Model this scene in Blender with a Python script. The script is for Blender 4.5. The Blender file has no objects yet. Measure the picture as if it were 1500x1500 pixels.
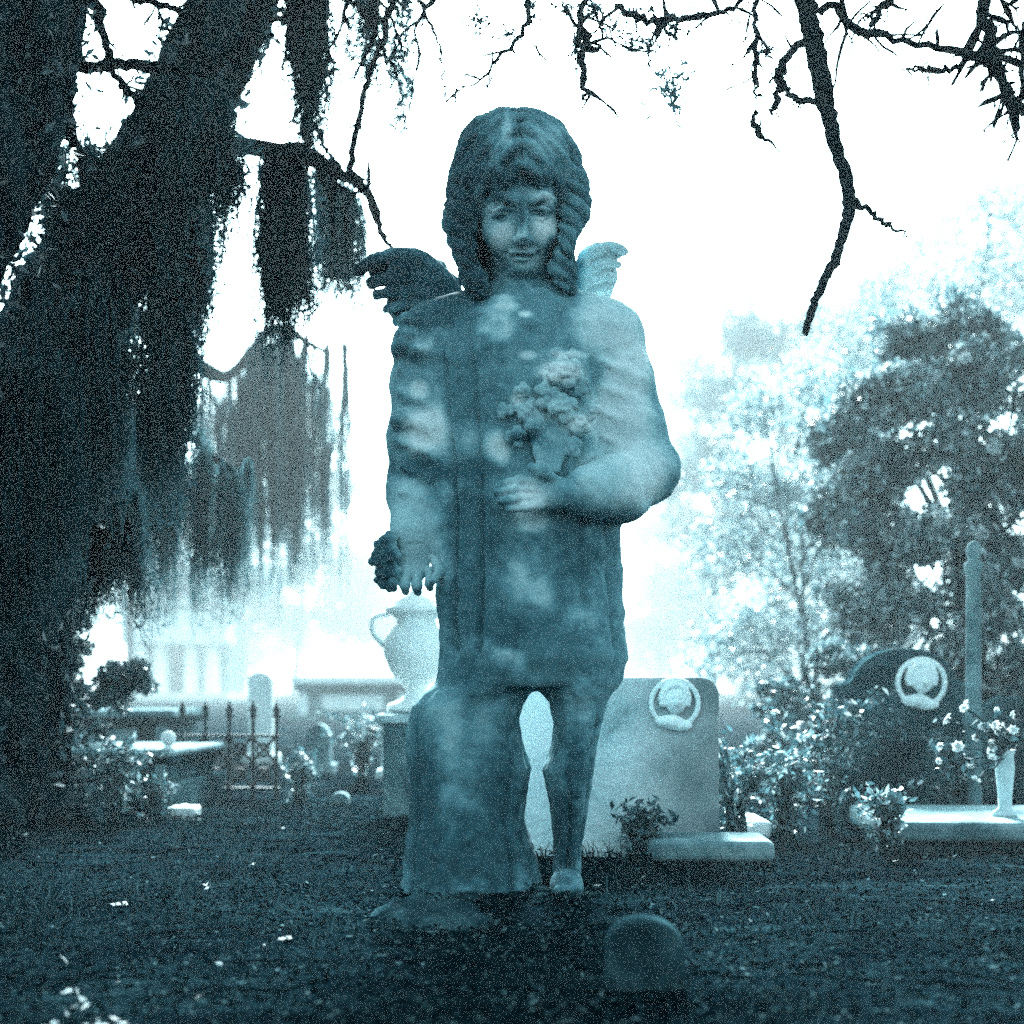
import bpy, math, random
import numpy as np
from mathutils import Vector

R = math.radians
sc = bpy.context.scene
COL = sc.collection

# ------------------------------------------------------------------ camera, sky, sun, exposure
CAM_H = 0.418
FPX = 2083.0
HOR = 1010.0
cd = bpy.data.cameras.new('camera')
cam = bpy.data.objects.new('camera', cd)
COL.objects.link(cam)
cam.location = (0, 0, CAM_H)
cam.rotation_euler = (R(90), 0, 0)
cd.sensor_width = 36
cd.lens = 50
cd.shift_y = 260 / 1500
cd.clip_start = 0.05
cd.clip_end = 2000
cd.dof.use_dof = True
cd.dof.focus_distance = 3.0
cd.dof.aperture_fstop = 2.8
sc.camera = cam

SUN_EL, SUN_AZ = 35.0, 1.0
w = bpy.data.worlds.new('World')
sc.world = w
w.use_nodes = True
nt = w.node_tree
bg = nt.nodes['Background']
sky = nt.nodes.new('ShaderNodeTexSky')
sky.sky_type = 'NISHITA'
sky.sun_disc = False
sky.sun_elevation = R(SUN_EL)
sky.sun_rotation = R(SUN_AZ)
sky.dust_density = 6.0
sky.air_density = 1.0
hs = nt.nodes.new('ShaderNodeHueSaturation')
hs.inputs['Saturation'].default_value = 0.12
tint = nt.nodes.new('ShaderNodeMix')
tint.data_type = 'RGBA'
tint.blend_type = 'MULTIPLY'
tint.inputs[0].default_value = 1.0
tint.inputs[7].default_value = (0.62, 0.945, 1.03, 1)
nt.links.new(sky.outputs[0], hs.inputs['Color'])
nt.links.new(hs.outputs[0], tint.inputs[6])
nt.links.new(tint.outputs[2], bg.inputs[0])
bg.inputs[1].default_value = 0.09

sd = bpy.data.lights.new('sun', 'SUN')
so = bpy.data.objects.new('sun', sd)
COL.objects.link(so)
sd.energy = 5.0
sd.angle = R(10)
sd.color = (0.80, 0.97, 1.0)
sdir = Vector((math.sin(R(SUN_AZ)) * math.cos(R(SUN_EL)), math.cos(R(SUN_AZ)) * math.cos(R(SUN_EL)), math.sin(R(SUN_EL))))
so.rotation_euler = sdir.to_track_quat('Z', 'Y').to_euler()

sc.view_settings.view_transform = 'Standard'
sc.view_settings.look = 'None'
sc.view_settings.gamma = 1
sc.view_settings.exposure = 2.95
sc.render.engine = 'CYCLES'
sc.cycles.max_bounces = 6
sc.cycles.diffuse_bounces = 2
sc.cycles.glossy_bounces = 2
sc.cycles.transmission_bounces = 3
sc.cycles.volume_bounces = 1
sc.cycles.transparent_max_bounces = 8
sc.cycles.use_denoising = False
sc.cycles.sample_clamp_indirect = 4
HAZE_DENSITY = 0.0022
SHADE_LEAVES = 150000
HAZE_G = 0.3

# ------------------------------------------------------------------ helpers
def at(px, py, Y):
    """photograph position -> point of the place at depth Y"""
    return np.array(((px - 750) * Y / FPX, Y, CAM_H - (py - HOR) * Y / FPX))

def gy(Y):
    return HOR + CAM_H * FPX / Y

def tag(o, label=None, cat=None, group=None, kind=None):
    if label: o['label'] = label
    if cat: o['category'] = cat
    if group: o['group'] = group
    if kind: o['kind'] = kind
    return o

def empty(name, loc, label=None, cat=None, group=None, rz=0.0):
    o = bpy.data.objects.new(name, None)
    COL.objects.link(o)
    o.location = loc
    o.rotation_euler = (0, 0, rz)
    o.empty_display_size = 0.1
    tag(o, label, cat, group)
    return o

class MB:
    def __init__(self):
        self.v, self.f, self.a, self.n = [], [], [], 0
    def add(self, verts, faces, attr=0.5):
        verts = np.asarray(verts, dtype=np.float32).reshape(-1, 3)
        faces = np.asarray(faces, dtype=np.int64)
        if faces.ndim == 1: faces = faces.reshape(1, -1)
        self.v.append(verts)
        self.f.append(faces + self.n)
        self.a.append(np.full(len(verts), attr, np.float32) if np.isscalar(attr) else np.asarray(attr, np.float32))
        self.n += len(verts)
    def box(self, c, s, rz=0.0, taper=1.0, attr=0.5):
        x, y, z = s[0] / 2, s[1] / 2, s[2] / 2
        t = taper
        p = np.array([(-x, -y, -z), (x, -y, -z), (x, y, -z), (-x, y, -z), (-x * t, -y * t, z), (x * t, -y * t, z), (x * t, y * t, z), (-x * t, y * t, z)])
        cr, sr = math.cos(rz), math.sin(rz)
        p[:, :2] = p[:, :2] @ np.array([[cr, sr], [-sr, cr]])
        self.add(p + np.asarray(c), [(0, 3, 2, 1), (4, 5, 6, 7), (0, 1, 5, 4), (1, 2, 6, 5), (2, 3, 7, 6), (3, 0, 4, 7)], attr)
    def lathe(self, c, prof, seg=20, attr=0.5):
        prof = np.asarray(prof, float)
        n = len(prof)
        th = np.linspace(0, 2 * math.pi, seg, endpoint=False)
        v = np.stack([np.outer(prof[:, 0], np.cos(th)), np.outer(prof[:, 0], np.sin(th)), np.repeat(prof[:, 1:2], seg, 1)], -1).reshape(-1, 3)
        fs = []
        for i in range(n - 1):
            for j in range(seg):
                k = (j + 1) % seg
                fs.append((i * seg + j, i * seg + k, (i + 1) * seg + k, (i + 1) * seg + j))
        self.add(v + np.asarray(c), fs, attr)
    def tube(self, pts, rad, seg=8, rough=0.0, rng=None, attr=0.5):
        pts = np.asarray(pts, float)
        n = len(pts)
        rad = np.full(n, rad) if np.isscalar(rad) else np.asarray(rad, float)
        tan = np.gradient(pts, axis=0)
        tan /= np.linalg.norm(tan, axis=1, keepdims=True) + 1e-9
        ref = np.array((0.3, 1.0, 0.2))
        u = np.cross(tan, ref); u /= np.linalg.norm(u, axis=1, keepdims=True) + 1e-9
        v = np.cross(tan, u)
        th = np.linspace(0, 2 * math.pi, seg, endpoint=False)
        rr = np.repeat(rad[:, None], seg, 1)
        if rough:
            rr = rr * (1 + rough * (rng.random((n, seg)) - 0.5) * 2)
        P = pts[:, None, :] + rr[..., None] * (np.cos(th)[None, :, None] * u[:, None, :] + np.sin(th)[None, :, None] * v[:, None, :])
        i = np.arange(n - 1)[:, None] * seg
        j = np.arange(seg)[None, :]
        k = (j + 1) % seg
        F = np.stack([i + j, i + k, i + seg + k, i + seg + j], -1).reshape(-1, 4)
        self.add(P.reshape(-1, 3), F, attr)
    def build(self, name, m, parent=None, smooth=True, at0=None):
        V = np.concatenate(self.v)
        if parent is not None:
            V = V - np.asarray(parent.location, dtype=np.float32)[None, :]
        elif at0 is not None:
            V = V - np.asarray(at0, dtype=np.float32)[None, :]
        me = mesh_from(name, V, self.f, np.concatenate(self.a), smooth)
        o = bpy.data.objects.new(name, me)
        COL.objects.link(o)
        if parent is not None: o.parent = parent
        elif at0 is not None: o.location = at0
        me.materials.append(m)
        return o

def mesh_from(name, V, flist, attr=None, smooth=True):
    me = bpy.data.meshes.new(name)
    V = np.ascontiguousarray(V, dtype=np.float32)
    me.vertices.add(len(V))
    me.vertices.foreach_set('co', V.ravel())
    loops, starts, tot, pos = [], [], [], 0
    for f in flist:
        k = f.shape[1]
        loops.append(f.ravel())
        starts.append(pos + np.arange(len(f)) * k)
        tot.append(np.full(len(f), k))
        pos += f.size
    loops = np.concatenate(loops).astype(np.int32)
    me.loops.add(len(loops))
    me.loops.foreach_set('vertex_index', loops)
    starts = np.concatenate(starts).astype(np.int32)
    me.polygons.add(len(starts))
    me.polygons.foreach_set('loop_start', starts)
    me.polygons.foreach_set('loop_total', np.concatenate(tot).astype(np.int32))
    me.polygons.foreach_set('use_smooth', np.full(len(starts), smooth, dtype=bool))
    if attr is not None:
        a = me.attributes.new('tone', 'FLOAT', 'POINT')
        a.data.foreach_set('value', np.ascontiguousarray(attr, dtype=np.float32))
    me.update(calc_edges=True)
    me.validate()
    return me

def curve(pts, n):
    """smooth polyline through points (Catmull-Rom)"""
    P = np.asarray(pts, float)
    P = np.vstack([2 * P[0] - P[1], P, 2 * P[-1] - P[-2]])
    out = []
    m = len(P) - 3
    for t in np.linspace(0, m - 1e-6, n):
        i = int(t); f = t - i
        a, b, c, d = P[i:i + 4]
        out.append(.5 * ((2 * b) + (c - a) * f + (2 * a - 5 * b + 4 * c - d) * f * f + (3 * b - a - 3 * c + d) * f ** 3))
    return np.array(out)

def bevel(o, wdt=0.008, seg=2):
    b = o.modifiers.new('bevel', 'BEVEL')
    b.width = wdt; b.segments = seg; b.limit_method = 'ANGLE'; b.angle_limit = R(35)
    return o

def vnoise(P, scale, seed=0):
    """smooth value noise in -1..1"""
    q = np.asarray(P, dtype=np.float32) * scale + 37.1 + seed * 11.7
    i = np.floor(q).astype(np.int64)
    f = (q - i).astype(np.float32)
    f = f * f * (3 - 2 * f)
    out = np.zeros(q.shape[:-1], np.float32)
    for dx in (0, 1):
        for dy in (0, 1):
            for dz in (0, 1):
                h = ((i[..., 0] + dx) * 73856093) ^ ((i[..., 1] + dy) * 19349663) ^ ((i[..., 2] + dz) * 83492791) ^ (seed * 2654435)
                h = (h ^ (h >> 13)) * 1274126177
                r = ((h ^ (h >> 16)) & 65535).astype(np.float32) / 32767.5 - 1
                wx = f[..., 0] if dx else 1 - f[..., 0]
                wy = f[..., 1] if dy else 1 - f[..., 1]
                wz = f[..., 2] if dz else 1 - f[..., 2]
                out += r * wx * wy * wz
    return out

def fbm(P, scale, seed=0, oct=3):
    o, a = 0, 1.0
    for k in range(oct):
        o = o + a * vnoise(P, scale * 2 ** k, seed + k); a *= 0.5
    return o / 1.6

# ------------------------------------------------------------------ materials
def mat(name, cols, scale=8.0, rough=0.9, bump=0.3, bscale=60.0, spec=0.15, detail=8.0, stretch=(1, 1, 1), tone=0.0, distortion=0.4, transl=0.0, lo=0.3, hi=0.7, coat=0.0):
    """procedural surface: colour ramp over noise; 'tone' mixes in the mesh's own per-piece value"""
    m = bpy.data.materials.new(name)
    m.use_nodes = True
    t = m.node_tree
    N, L = t.nodes, t.links
    b = N['Principled BSDF']
    tc = N.new('ShaderNodeTexCoord')
    mp = N.new('ShaderNodeMapping')
    mp.inputs['Scale'].default_value = stretch
    L.new(tc.outputs['Object'], mp.inputs['Vector'])
    n1 = N.new('ShaderNodeTexNoise')
    n1.inputs['Scale'].default_value = scale
    n1.inputs['Detail'].default_value = detail
    n1.inputs['Roughness'].default_value = 0.68
    n1.inputs['Distortion'].default_value = distortion
    L.new(mp.outputs[0], n1.inputs['Vector'])
    fac = n1.outputs['Fac']
    mr = N.new('ShaderNodeMapRange')
    mr.inputs['From Min'].default_value = lo
    mr.inputs['From Max'].default_value = hi
    L.new(fac, mr.inputs['Value'])
    fac = mr.outputs[0]
    if tone:
        at_ = N.new('ShaderNodeAttribute'); at_.attribute_name = 'tone'
        mx = N.new('ShaderNodeMix'); mx.data_type = 'FLOAT'
        mx.inputs[0].default_value = tone
        L.new(fac, mx.inputs[2]); L.new(at_.outputs['Fac'], mx.inputs[3])
        fac = mx.outputs[0]
    rp = N.new('ShaderNodeValToRGB')
    els = rp.color_ramp.elements
    while len(els) < len(cols): els.new(0.5)
    for i, c in enumerate(cols):
        p = i / (len(cols) - 1)
        if len(c) == 4: p = c[3]
        els[i].position = p
        els[i].color = (c[0], c[1], c[2], 1)
    L.new(fac, rp.inputs[0])
    L.new(rp.outputs[0], b.inputs['Base Color'])
    b.inputs['Roughness'].default_value = rough
    b.inputs['Specular IOR Level'].default_value = spec
    if bump:
        n2 = N.new('ShaderNodeTexNoise')
        n2.inputs['Scale'].default_value = bscale
        n2.inputs['Detail'].default_value = 6
        n2.inputs['Roughness'].default_value = 0.7
        L.new(mp.outputs[0], n2.inputs['Vector'])
        bp = N.new('ShaderNodeBump')
        bp.inputs['Strength'].default_value = bump
        bp.inputs['Distance'].default_value = 0.02
        L.new(n2.outputs['Fac'], bp.inputs['Height'])
        L.new(bp.outputs[0], b.inputs['Normal'])
    if transl:
        tr = N.new('ShaderNodeBsdfTranslucent')
        L.new(rp.outputs[0], tr.inputs['Color'])
        ms = N.new('ShaderNodeMixShader')
        ms.inputs[0].default_value = transl
        L.new(b.outputs[0], ms.inputs[1]); L.new(tr.outputs[0], ms.inputs[2])
        L.new(ms.outputs[0], N['Material Output'].inputs['Surface'])
    return m

M = {}
M['ground'] = mat('forest soil', [(.001, .003, .005), (.003, .010, .014), (.007, .021, .027), (.04, .09, .105)], scale=3.2, bump=1.0, bscale=60, detail=14, lo=.34, hi=.76, stretch=(.7, 1.5, 1), distortion=1.2, spec=0.0)
M['bark'] = mat('dark mossy bark', [(.001, .003, .004), (.004, .011, .015), (.014, .036, .045), (.07, .14, .155)], scale=14, bump=1.0, bscale=30, stretch=(1, 1, .35), lo=.35, hi=.75, spec=0.0)
M['bark_fine'] = mat('lichen twig bark', [(.002, .006, .008), (.006, .017, .022)], scale=20, bump=0.6, bscale=80, spec=0.0)
M['bark_pale'] = mat('grey wet bark', [(.01, .03, .038), (.03, .07, .08)], scale=12, bump=0.7, bscale=50, spec=0.0)
M['moss'] = mat('hanging moss', [(.004, .013, .018), (.015, .042, .052), (.05, .11, .125)], scale=6, tone=0.55, bump=0, transl=0.25, spec=0.0)
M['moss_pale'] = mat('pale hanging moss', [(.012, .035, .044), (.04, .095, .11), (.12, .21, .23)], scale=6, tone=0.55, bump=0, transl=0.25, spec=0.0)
M['leaf'] = mat('glossy evergreen leaf', [(.004, .015, .02), (.014, .042, .052), (.04, .095, .11, .78), (.45, .56, .58, .93)], scale=5, tone=0.8, bump=0, rough=0.45, spec=0.5, transl=0.22)  # palest ramp stop paints glints onto some leaves
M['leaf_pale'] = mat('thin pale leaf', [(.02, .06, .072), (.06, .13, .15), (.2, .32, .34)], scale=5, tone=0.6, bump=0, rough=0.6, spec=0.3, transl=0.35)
M['leaf_glint'] = mat('camellia leaf', [(.010, .034, .043), (.034, .09, .108, .28), (.11, .22, .245, .55), (.62, .72, .74, .8)], scale=5, tone=0.85, bump=0, rough=0.4, spec=0.5, transl=0.3)  # pale end of the ramp is painted glint, not leaf colour
M['petal'] = mat('white petal', [(.62, .70, .71), (.82, .86, .86)], scale=30, bump=0, rough=0.6, transl=0.2)
M['litter'] = mat('fallen leaf', [(.0015, .005, .007), (.005, .015, .020), (.014, .036, .044), (.09, .15, .16, .985)], scale=9, tone=0.8, bump=0, rough=0.75, spec=0.0)
M['grass'] = mat('dark grass', [(.002, .008, .011), (.006, .018, .023), (.024, .056, .066)], scale=6, tone=0.7, bump=0, rough=0.7, transl=0.2, spec=0.0)
M['stone_dark'] = mat('algae covered stone', [(.004, .012, .016), (.015, .04, .05), (.05, .11, .125), (.2, .3, .32)], scale=6, bump=0.6, bscale=70, lo=.3, hi=.78, spec=0.0)
M['stone'] = mat('weathered grey stone', [(.02, .05, .06), (.07, .145, .165), (.2, .31, .33), (.45, .56, .58)], scale=5, bump=0.5, bscale=60, lo=.28, hi=.76)
M['marble'] = mat('pale lichen marble', [(.16, .27, .29), (.45, .57, .59), (.72, .79, .80)], scale=4, bump=0.35, bscale=60, lo=.3, hi=.62)
M['marble_white'] = mat('white marble', [(.6, .7, .71), (.84, .88, .88)], scale=7, bump=0.25, bscale=50)
def algae_marble():
    m = mat('marble with algae creeping over it', [(.10, .2, .22), (.5, .62, .64), (.8, .85, .86)], scale=4, bump=.35, bscale=60, lo=.25, hi=.55)
    t = m.node_tree; N, L = t.nodes, t.links
    b = N['Principled BSDF']
    src = b.inputs['Base Color'].links[0].from_socket
    tc = N.new('ShaderNodeTexCoord'); sx = N.new('ShaderNodeSeparateXYZ'); L.new(tc.outputs['Object'], sx.inputs[0])
    nz = N.new('ShaderNodeTexNoise'); nz.inputs['Scale'].default_value = 5; nz.inputs['Detail'].default_value = 8; L.new(tc.outputs['Object'], nz.inputs['Vector'])
    ma = N.new('ShaderNodeMath'); ma.operation = 'MULTIPLY_ADD'; ma.inputs[1].default_value = .5; L.new(nz.outputs['Fac'], ma.inputs[0]); L.new(sx.outputs['X'], ma.inputs[2])
    mr = N.new('ShaderNodeMapRange'); mr.interpolation_type = 'SMOOTHSTEP'; mr.inputs['From Min'].default_value = .0; mr.inputs['From Max'].default_value = .70; L.new(ma.outputs[0], mr.inputs['Value'])
    mx = N.new('ShaderNodeMix'); mx.data_type = 'RGBA'; L.new(mr.outputs[0], mx.inputs[0]); L.new(src, mx.inputs[6]); mx.inputs[7].default_value = (.02, .055, .066, 1)
    L.new(mx.outputs[2], b.inputs['Base Color'])
    return m
M['marble_algae'] = algae_marble()
M['stone_mossy'] = mat('moss blackened stone', [(.002, .006, .008), (.006, .017, .022), (.02, .048, .057)], scale=9, bump=.7, bscale=60, spec=0.0)
M['iron'] = mat('rusty black iron', [(.004, .011, .014), (.015, .035, .042)], scale=30, bump=0.3, bscale=120, rough=0.6, spec=0.4)

# ------------------------------------------------------------------ ground
def axis(lim0, lim1, fine0, fine1, df, grow=1.25):
    a = list(np.arange(fine0, fine1, df))
    s, x = df, fine1
    while x < lim1: a.append(x); s *= grow; x += s
    a.append(lim1)
    s, x = df, fine0
    pre = []
    while x > lim0: s *= grow; x -= s; pre.append(max(x, lim0))
    return np.array(pre[::-1] + a)

def ground_z(x, y):
    P = np.stack([x, y, np.zeros_like(x)], -1)
    near = np.exp(-((y - 3.0) / 9.0) ** 2)
    z = (0.035 * fbm(P, 0.9, 3) + 0.012 * fbm(P, 5.0, 7)) * (0.4 + 0.6 * near)
    z = z * np.clip((np.hypot(x, y)) / 0.8, 0, 1)
    return z

gx = axis(-220, 220, -3.2, 3.2, 0.035)
gyv = axis(-30, 400, 0.6, 7.0, 0.035)
XX, YY = np.meshgrid(gx, gyv)
ZZ = ground_z(XX, YY)
nx, ny = len(gx), len(gyv)
ii = (np.arange(ny - 1)[:, None] * nx + np.arange(nx - 1)[None, :])
GF = np.stack([ii, ii + 1, ii + nx + 1, ii + nx], -1).reshape(-1, 4)
g = MB(); g.add(np.stack([XX, YY, ZZ], -1).reshape(-1, 3), GF)
tag(g.build('ground', M['ground']), 'dark bare cemetery ground strewn with litter', 'ground', kind='structure')

def gpt(x, y):
    return float(ground_z(np.array([x]), np.array([y]))[0])

def on_ground(px, Y):
    x = (px - 750) * Y / FPX
    return np.array((x, Y, gpt(x, Y)))

# haze
hz = MB(); hz.box((0, 190, 23.5), (420, 410, 50.0))
hm = bpy.data.materials.new('pale haze'); hm.use_nodes = True
for n in list(hm.node_tree.nodes):
    if n.type != 'OUTPUT_MATERIAL': hm.node_tree.nodes.remove(n)
pv = hm.node_tree.nodes.new('ShaderNodeVolumePrincipled')
pv.inputs['Color'].default_value = (0.90, 0.975, 0.985, 1)
pv.inputs['Density'].default_value = HAZE_DENSITY
pv.inputs['Anisotropy'].default_value = HAZE_G
hm.node_tree.links.new(pv.outputs[0], hm.node_tree.nodes['Material Output'].inputs['Volume'])
ho = hz.build('haze', hm, smooth=False)
tag(ho, 'pale mist filling the cemetery', 'haze', kind='stuff')

# ------------------------------------------------------------------ SDF sculpting (statue)
class Field:
    def __init__(self, lo, hi, h):
        self.h = h
        self.lo = np.array(lo, np.float32)
        self.n = np.ceil((np.array(hi) - self.lo) / h).astype(int) + 1
        self.F = np.full(self.n, 0.2, np.float32)
    def sub(self, lo, hi):
        a = np.clip(np.floor((np.array(lo) - self.lo) / self.h).astype(int), 0, self.n)
        b = np.clip(np.ceil((np.array(hi) - self.lo) / self.h).astype(int) + 1, 0, self.n)
        s = tuple(slice(x, y) for x, y in zip(a, b))
        ax = [self.lo[i] + self.h * np.arange(a[i], b[i], dtype=np.float32) for i in range(3)]
        return s, ax[0][:, None, None], ax[1][None, :, None], ax[2][None, None, :]
    def op(self, fn, lo, hi, k=0.01, cut=False, mask=None):
        pad = k + 0.03
        s, x, y, z = self.sub(np.array(lo) - pad, np.array(hi) + pad)
        if 0 in self.F[s].shape: return
        d = fn(x, y, z)
        a = self.F[s]
        if cut:
            d = -d
            hh = np.clip(0.5 - 0.5 * (d - a) / -k * -1, 0, 1) if False else np.clip(0.5 + 0.5 * (d - a) / k, 0, 1)
            self.F[s] = a * (1 - hh) + d * hh + k * hh * (1 - hh)
        else:
            hh = np.clip(0.5 + 0.5 * (d - a) / k, 0, 1)
            self.F[s] = d * (1 - hh) + a * hh - k * hh * (1 - hh)
    def ell(self, c, r, k=0.01, cut=False, rot=None):
        c = np.array(c, np.float32); r = np.array(r, np.float32)
        R_ = np.eye(3) if rot is None else np.array(rot)
        def fn(x, y, z):
            X, Y, Z = x - c[0], y - c[1], z - c[2]
            u = R_[0, 0] * X + R_[1, 0] * Y + R_[2, 0] * Z
            v = R_[0, 1] * X + R_[1, 1] * Y + R_[2, 1] * Z
            q = R_[0, 2] * X + R_[1, 2] * Y + R_[2, 2] * Z
            k0 = np.sqrt((u / r[0]) ** 2 + (v / r[1]) ** 2 + (q / r[2]) ** 2)
            k1 = np.sqrt((u / r[0] ** 2) ** 2 + (v / r[1] ** 2) ** 2 + (q / r[2] ** 2) ** 2)
            return k0 * (k0 - 1) / (k1 + 1e-6)
        m = r.max() if rot is not None else r
        self.op(fn, c - m, c + m, k, cut)
    def cap(self, a, b, ra, rb, k=0.01, cut=False):
        a = np.array(a, np.float32); b = np.array(b, np.float32)
        ab = b - a; L2 = float(ab @ ab) + 1e-9
        def fn(x, y, z):
            t = np.clip(((x - a[0]) * ab[0] + (y - a[1]) * ab[1] + (z - a[2]) * ab[2]) / L2, 0, 1)
            return np.sqrt((x - a[0] - t * ab[0]) ** 2 + (y - a[1] - t * ab[1]) ** 2 + (z - a[2] - t * ab[2]) ** 2) - (ra + (rb - ra) * t)
        m = max(ra, rb)
        self.op(fn, np.minimum(a, b) - m, np.maximum(a, b) + m, k, cut)
    def chain(self, pts, rad, k=0.01):
        for i in range(len(pts) - 1):
            self.cap(pts[i], pts[i + 1], rad[i], rad[i + 1], k)
    def loft(self, rows, k=0.01, fold=0.0, nfold=9, seed=0):
        """rows: (z, cx, cy, a, b) from the bottom up"""
        rows = np.array(sorted(rows), np.float32)
        def fn(x, y, z):
            zz = z.ravel()
            ip = [np.interp(zz, rows[:, 0], rows[:, i])[None, None, :] for i in (1, 2, 3, 4)]
            X, Y = x - ip[0], y - ip[1]
            k0 = np.sqrt((X / ip[2]) ** 2 + (Y / ip[3]) ** 2)
            d = (k0 - 1) * np.minimum(ip[2], ip[3])
            if fold:
                th = np.arctan2(Y, X)
                t = np.clip((rows[-1, 0] - z) / (rows[-1, 0] - rows[0, 0]), 0, 1)
                sn = np.sin(th * nfold / 2 + .85 * np.sin(z * 5 + seed) + 1.1 * np.sin(3 * th + seed))
                d = d + fold * (0.3 + t) * (1.6 * (1 - np.abs(sn)) ** 2.5 - .5) * (0.65 + 0.35 * np.sin(2 * th + seed))
            cap = np.maximum(rows[0, 0] - z, z - rows[-1, 0])
            return np.maximum(d, cap)
        m = rows[:, 3].max(), rows[:, 4].max()
        lo = (rows[:, 1].min() - m[0] - .02, rows[:, 2].min() - m[1] - .02, rows[0, 0])
        hi = (rows[:, 1].max() + m[0] + .02, rows[:, 2].max() + m[1] + .02, rows[-1, 0])
        self.op(fn, lo, hi, k)
    def points(self):
        g = np.meshgrid(*[self.lo[i] + self.h * np.arange(self.n[i], dtype=np.float32) for i in range(3)], indexing='ij')
        return np.stack(g, -1)
    def roughen(self, amp, scale, seed=0):
        band = np.abs(self.F) < 0.02
        idx = np.argwhere(band)
        P = self.lo + idx * self.h
        self.F[band] += amp * fbm(P, scale, seed)
    def mesh(self):
        F, h = self.F, self.h
        S = F < 0
        cnt = np.zeros(np.array(F.shape) - 1, np.int8)
        cs = [(a, b, c) for a in (0, 1) for b in (0, 1) for c in (0, 1)]
        nx, ny, nz = cnt.shape
        for a, b, c in cs:
            cnt += S[a:a + nx, b:b + ny, c:c + nz]
        act = (cnt > 0) & (cnt < 8)
        idx = np.argwhere(act)
        vid = np.full(cnt.shape, -1, np.int64)
        vid[act] = np.arange(len(idx))
        val = {c: F[idx[:, 0] + c[0], idx[:, 1] + c[1], idx[:, 2] + c[2]] for c in cs}
        acc = np.zeros((len(idx), 3)); num = np.zeros(len(idx))
        for a in cs:
            for ax in range(3):
                if a[ax]: continue
                b = list(a); b[ax] = 1; b = tuple(b)
                va, vb = val[a], val[b]
                m = (va < 0) != (vb < 0)
                t = va / np.where(np.abs(va - vb) < 1e-12, 1, va - vb)
                p = np.repeat(np.array(a, float)[None], len(idx), 0)
                p[:, ax] = t
                acc[m] += p[m]; num[m] += 1
        V = self.lo + (idx + acc / num[:, None]) * h
        quads = []
        for ax in range(3):
            o1, o2 = [(1, 2), (2, 0), (0, 1)][ax]
            sl0 = [slice(None)] * 3; sl1 = [slice(None)] * 3
            sl0[ax] = slice(0, -1); sl1[ax] = slice(1, None)
            s0, s1 = S[tuple(sl0)], S[tuple(sl1)]
            e = np.argwhere(s0 != s1)
            ok = (e[:, o1] > 0) & (e[:, o2] > 0) & (e[:, o1] < F.shape[o1] - 1) & (e[:, o2] < F.shape[o2] - 1)
            e = e[ok]
            flip = S[e[:, 0], e[:, 1], e[:, 2]]
            def c(d1, d2):
                q = e.copy(); q[:, o1] -= d1; q[:, o2] -= d2
                return vid[q[:, 0], q[:, 1], q[:, 2]]
            q = np.stack([c(1, 1), c(0, 1), c(0, 0), c(1, 0)], -1)
            q[~flip] = q[~flip][:, ::-1]
            quads.append(q)
        return V.astype(np.float32), np.concatenate(quads)

SY = 3.0                                   # depth of the statue
SPX = SY / FPX
STAT = np.array(((757 - 750) * SPX, SY, CAM_H - (1300 - HOR) * SPX))

def S(px, py, y=0.0):                       # photograph position -> statue coordinates
    k = 1 + y / SY
    return np.array(((px - 750) * SPX * k + (750 - 757) * SPX, y, CAM_H - (py - HOR) * SPX * k - STAT[2]))

def rotx(a):
    c, s = math.cos(a), math.sin(a)
    return np.array([[1, 0, 0], [0, c, -s], [0, s, c]])
def rotz(a):
    c, s = math.cos(a), math.sin(a)
    return np.array([[c, -s, 0], [s, c, 0], [0, 0, 1]])
def roty(a):
    c, s = math.cos(a), math.sin(a)
    return np.array([[c, 0, s], [0, 1, 0], [-s, 0, c]])

# head frame: origin between the eyes' level, -y forward; tilted down, turned a little
HR = rotz(R(5)) @ roty(R(-2)) @ rotx(R(26))
HO = S(757, 301, 0.02)
def H(x, y, z):
    return HO + HR @ np.array((x, y, z))

def stain_light_tone(P, blobs, base):
    """tone map of stains and painted light and shade: P statue coordinates; blobs (px, py, rx, ry, value) from the photograph"""
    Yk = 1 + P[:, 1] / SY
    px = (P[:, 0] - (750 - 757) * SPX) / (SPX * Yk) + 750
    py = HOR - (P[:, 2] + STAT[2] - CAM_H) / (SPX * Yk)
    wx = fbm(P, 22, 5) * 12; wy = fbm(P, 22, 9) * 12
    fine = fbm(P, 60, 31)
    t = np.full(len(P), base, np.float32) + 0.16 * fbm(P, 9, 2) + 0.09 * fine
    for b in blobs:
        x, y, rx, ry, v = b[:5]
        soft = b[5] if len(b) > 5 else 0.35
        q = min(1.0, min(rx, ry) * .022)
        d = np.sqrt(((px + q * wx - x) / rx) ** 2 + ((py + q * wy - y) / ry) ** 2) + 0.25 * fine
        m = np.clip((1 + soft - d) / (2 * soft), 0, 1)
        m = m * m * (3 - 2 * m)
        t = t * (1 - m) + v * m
    return t + 0.04 * fine

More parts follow.
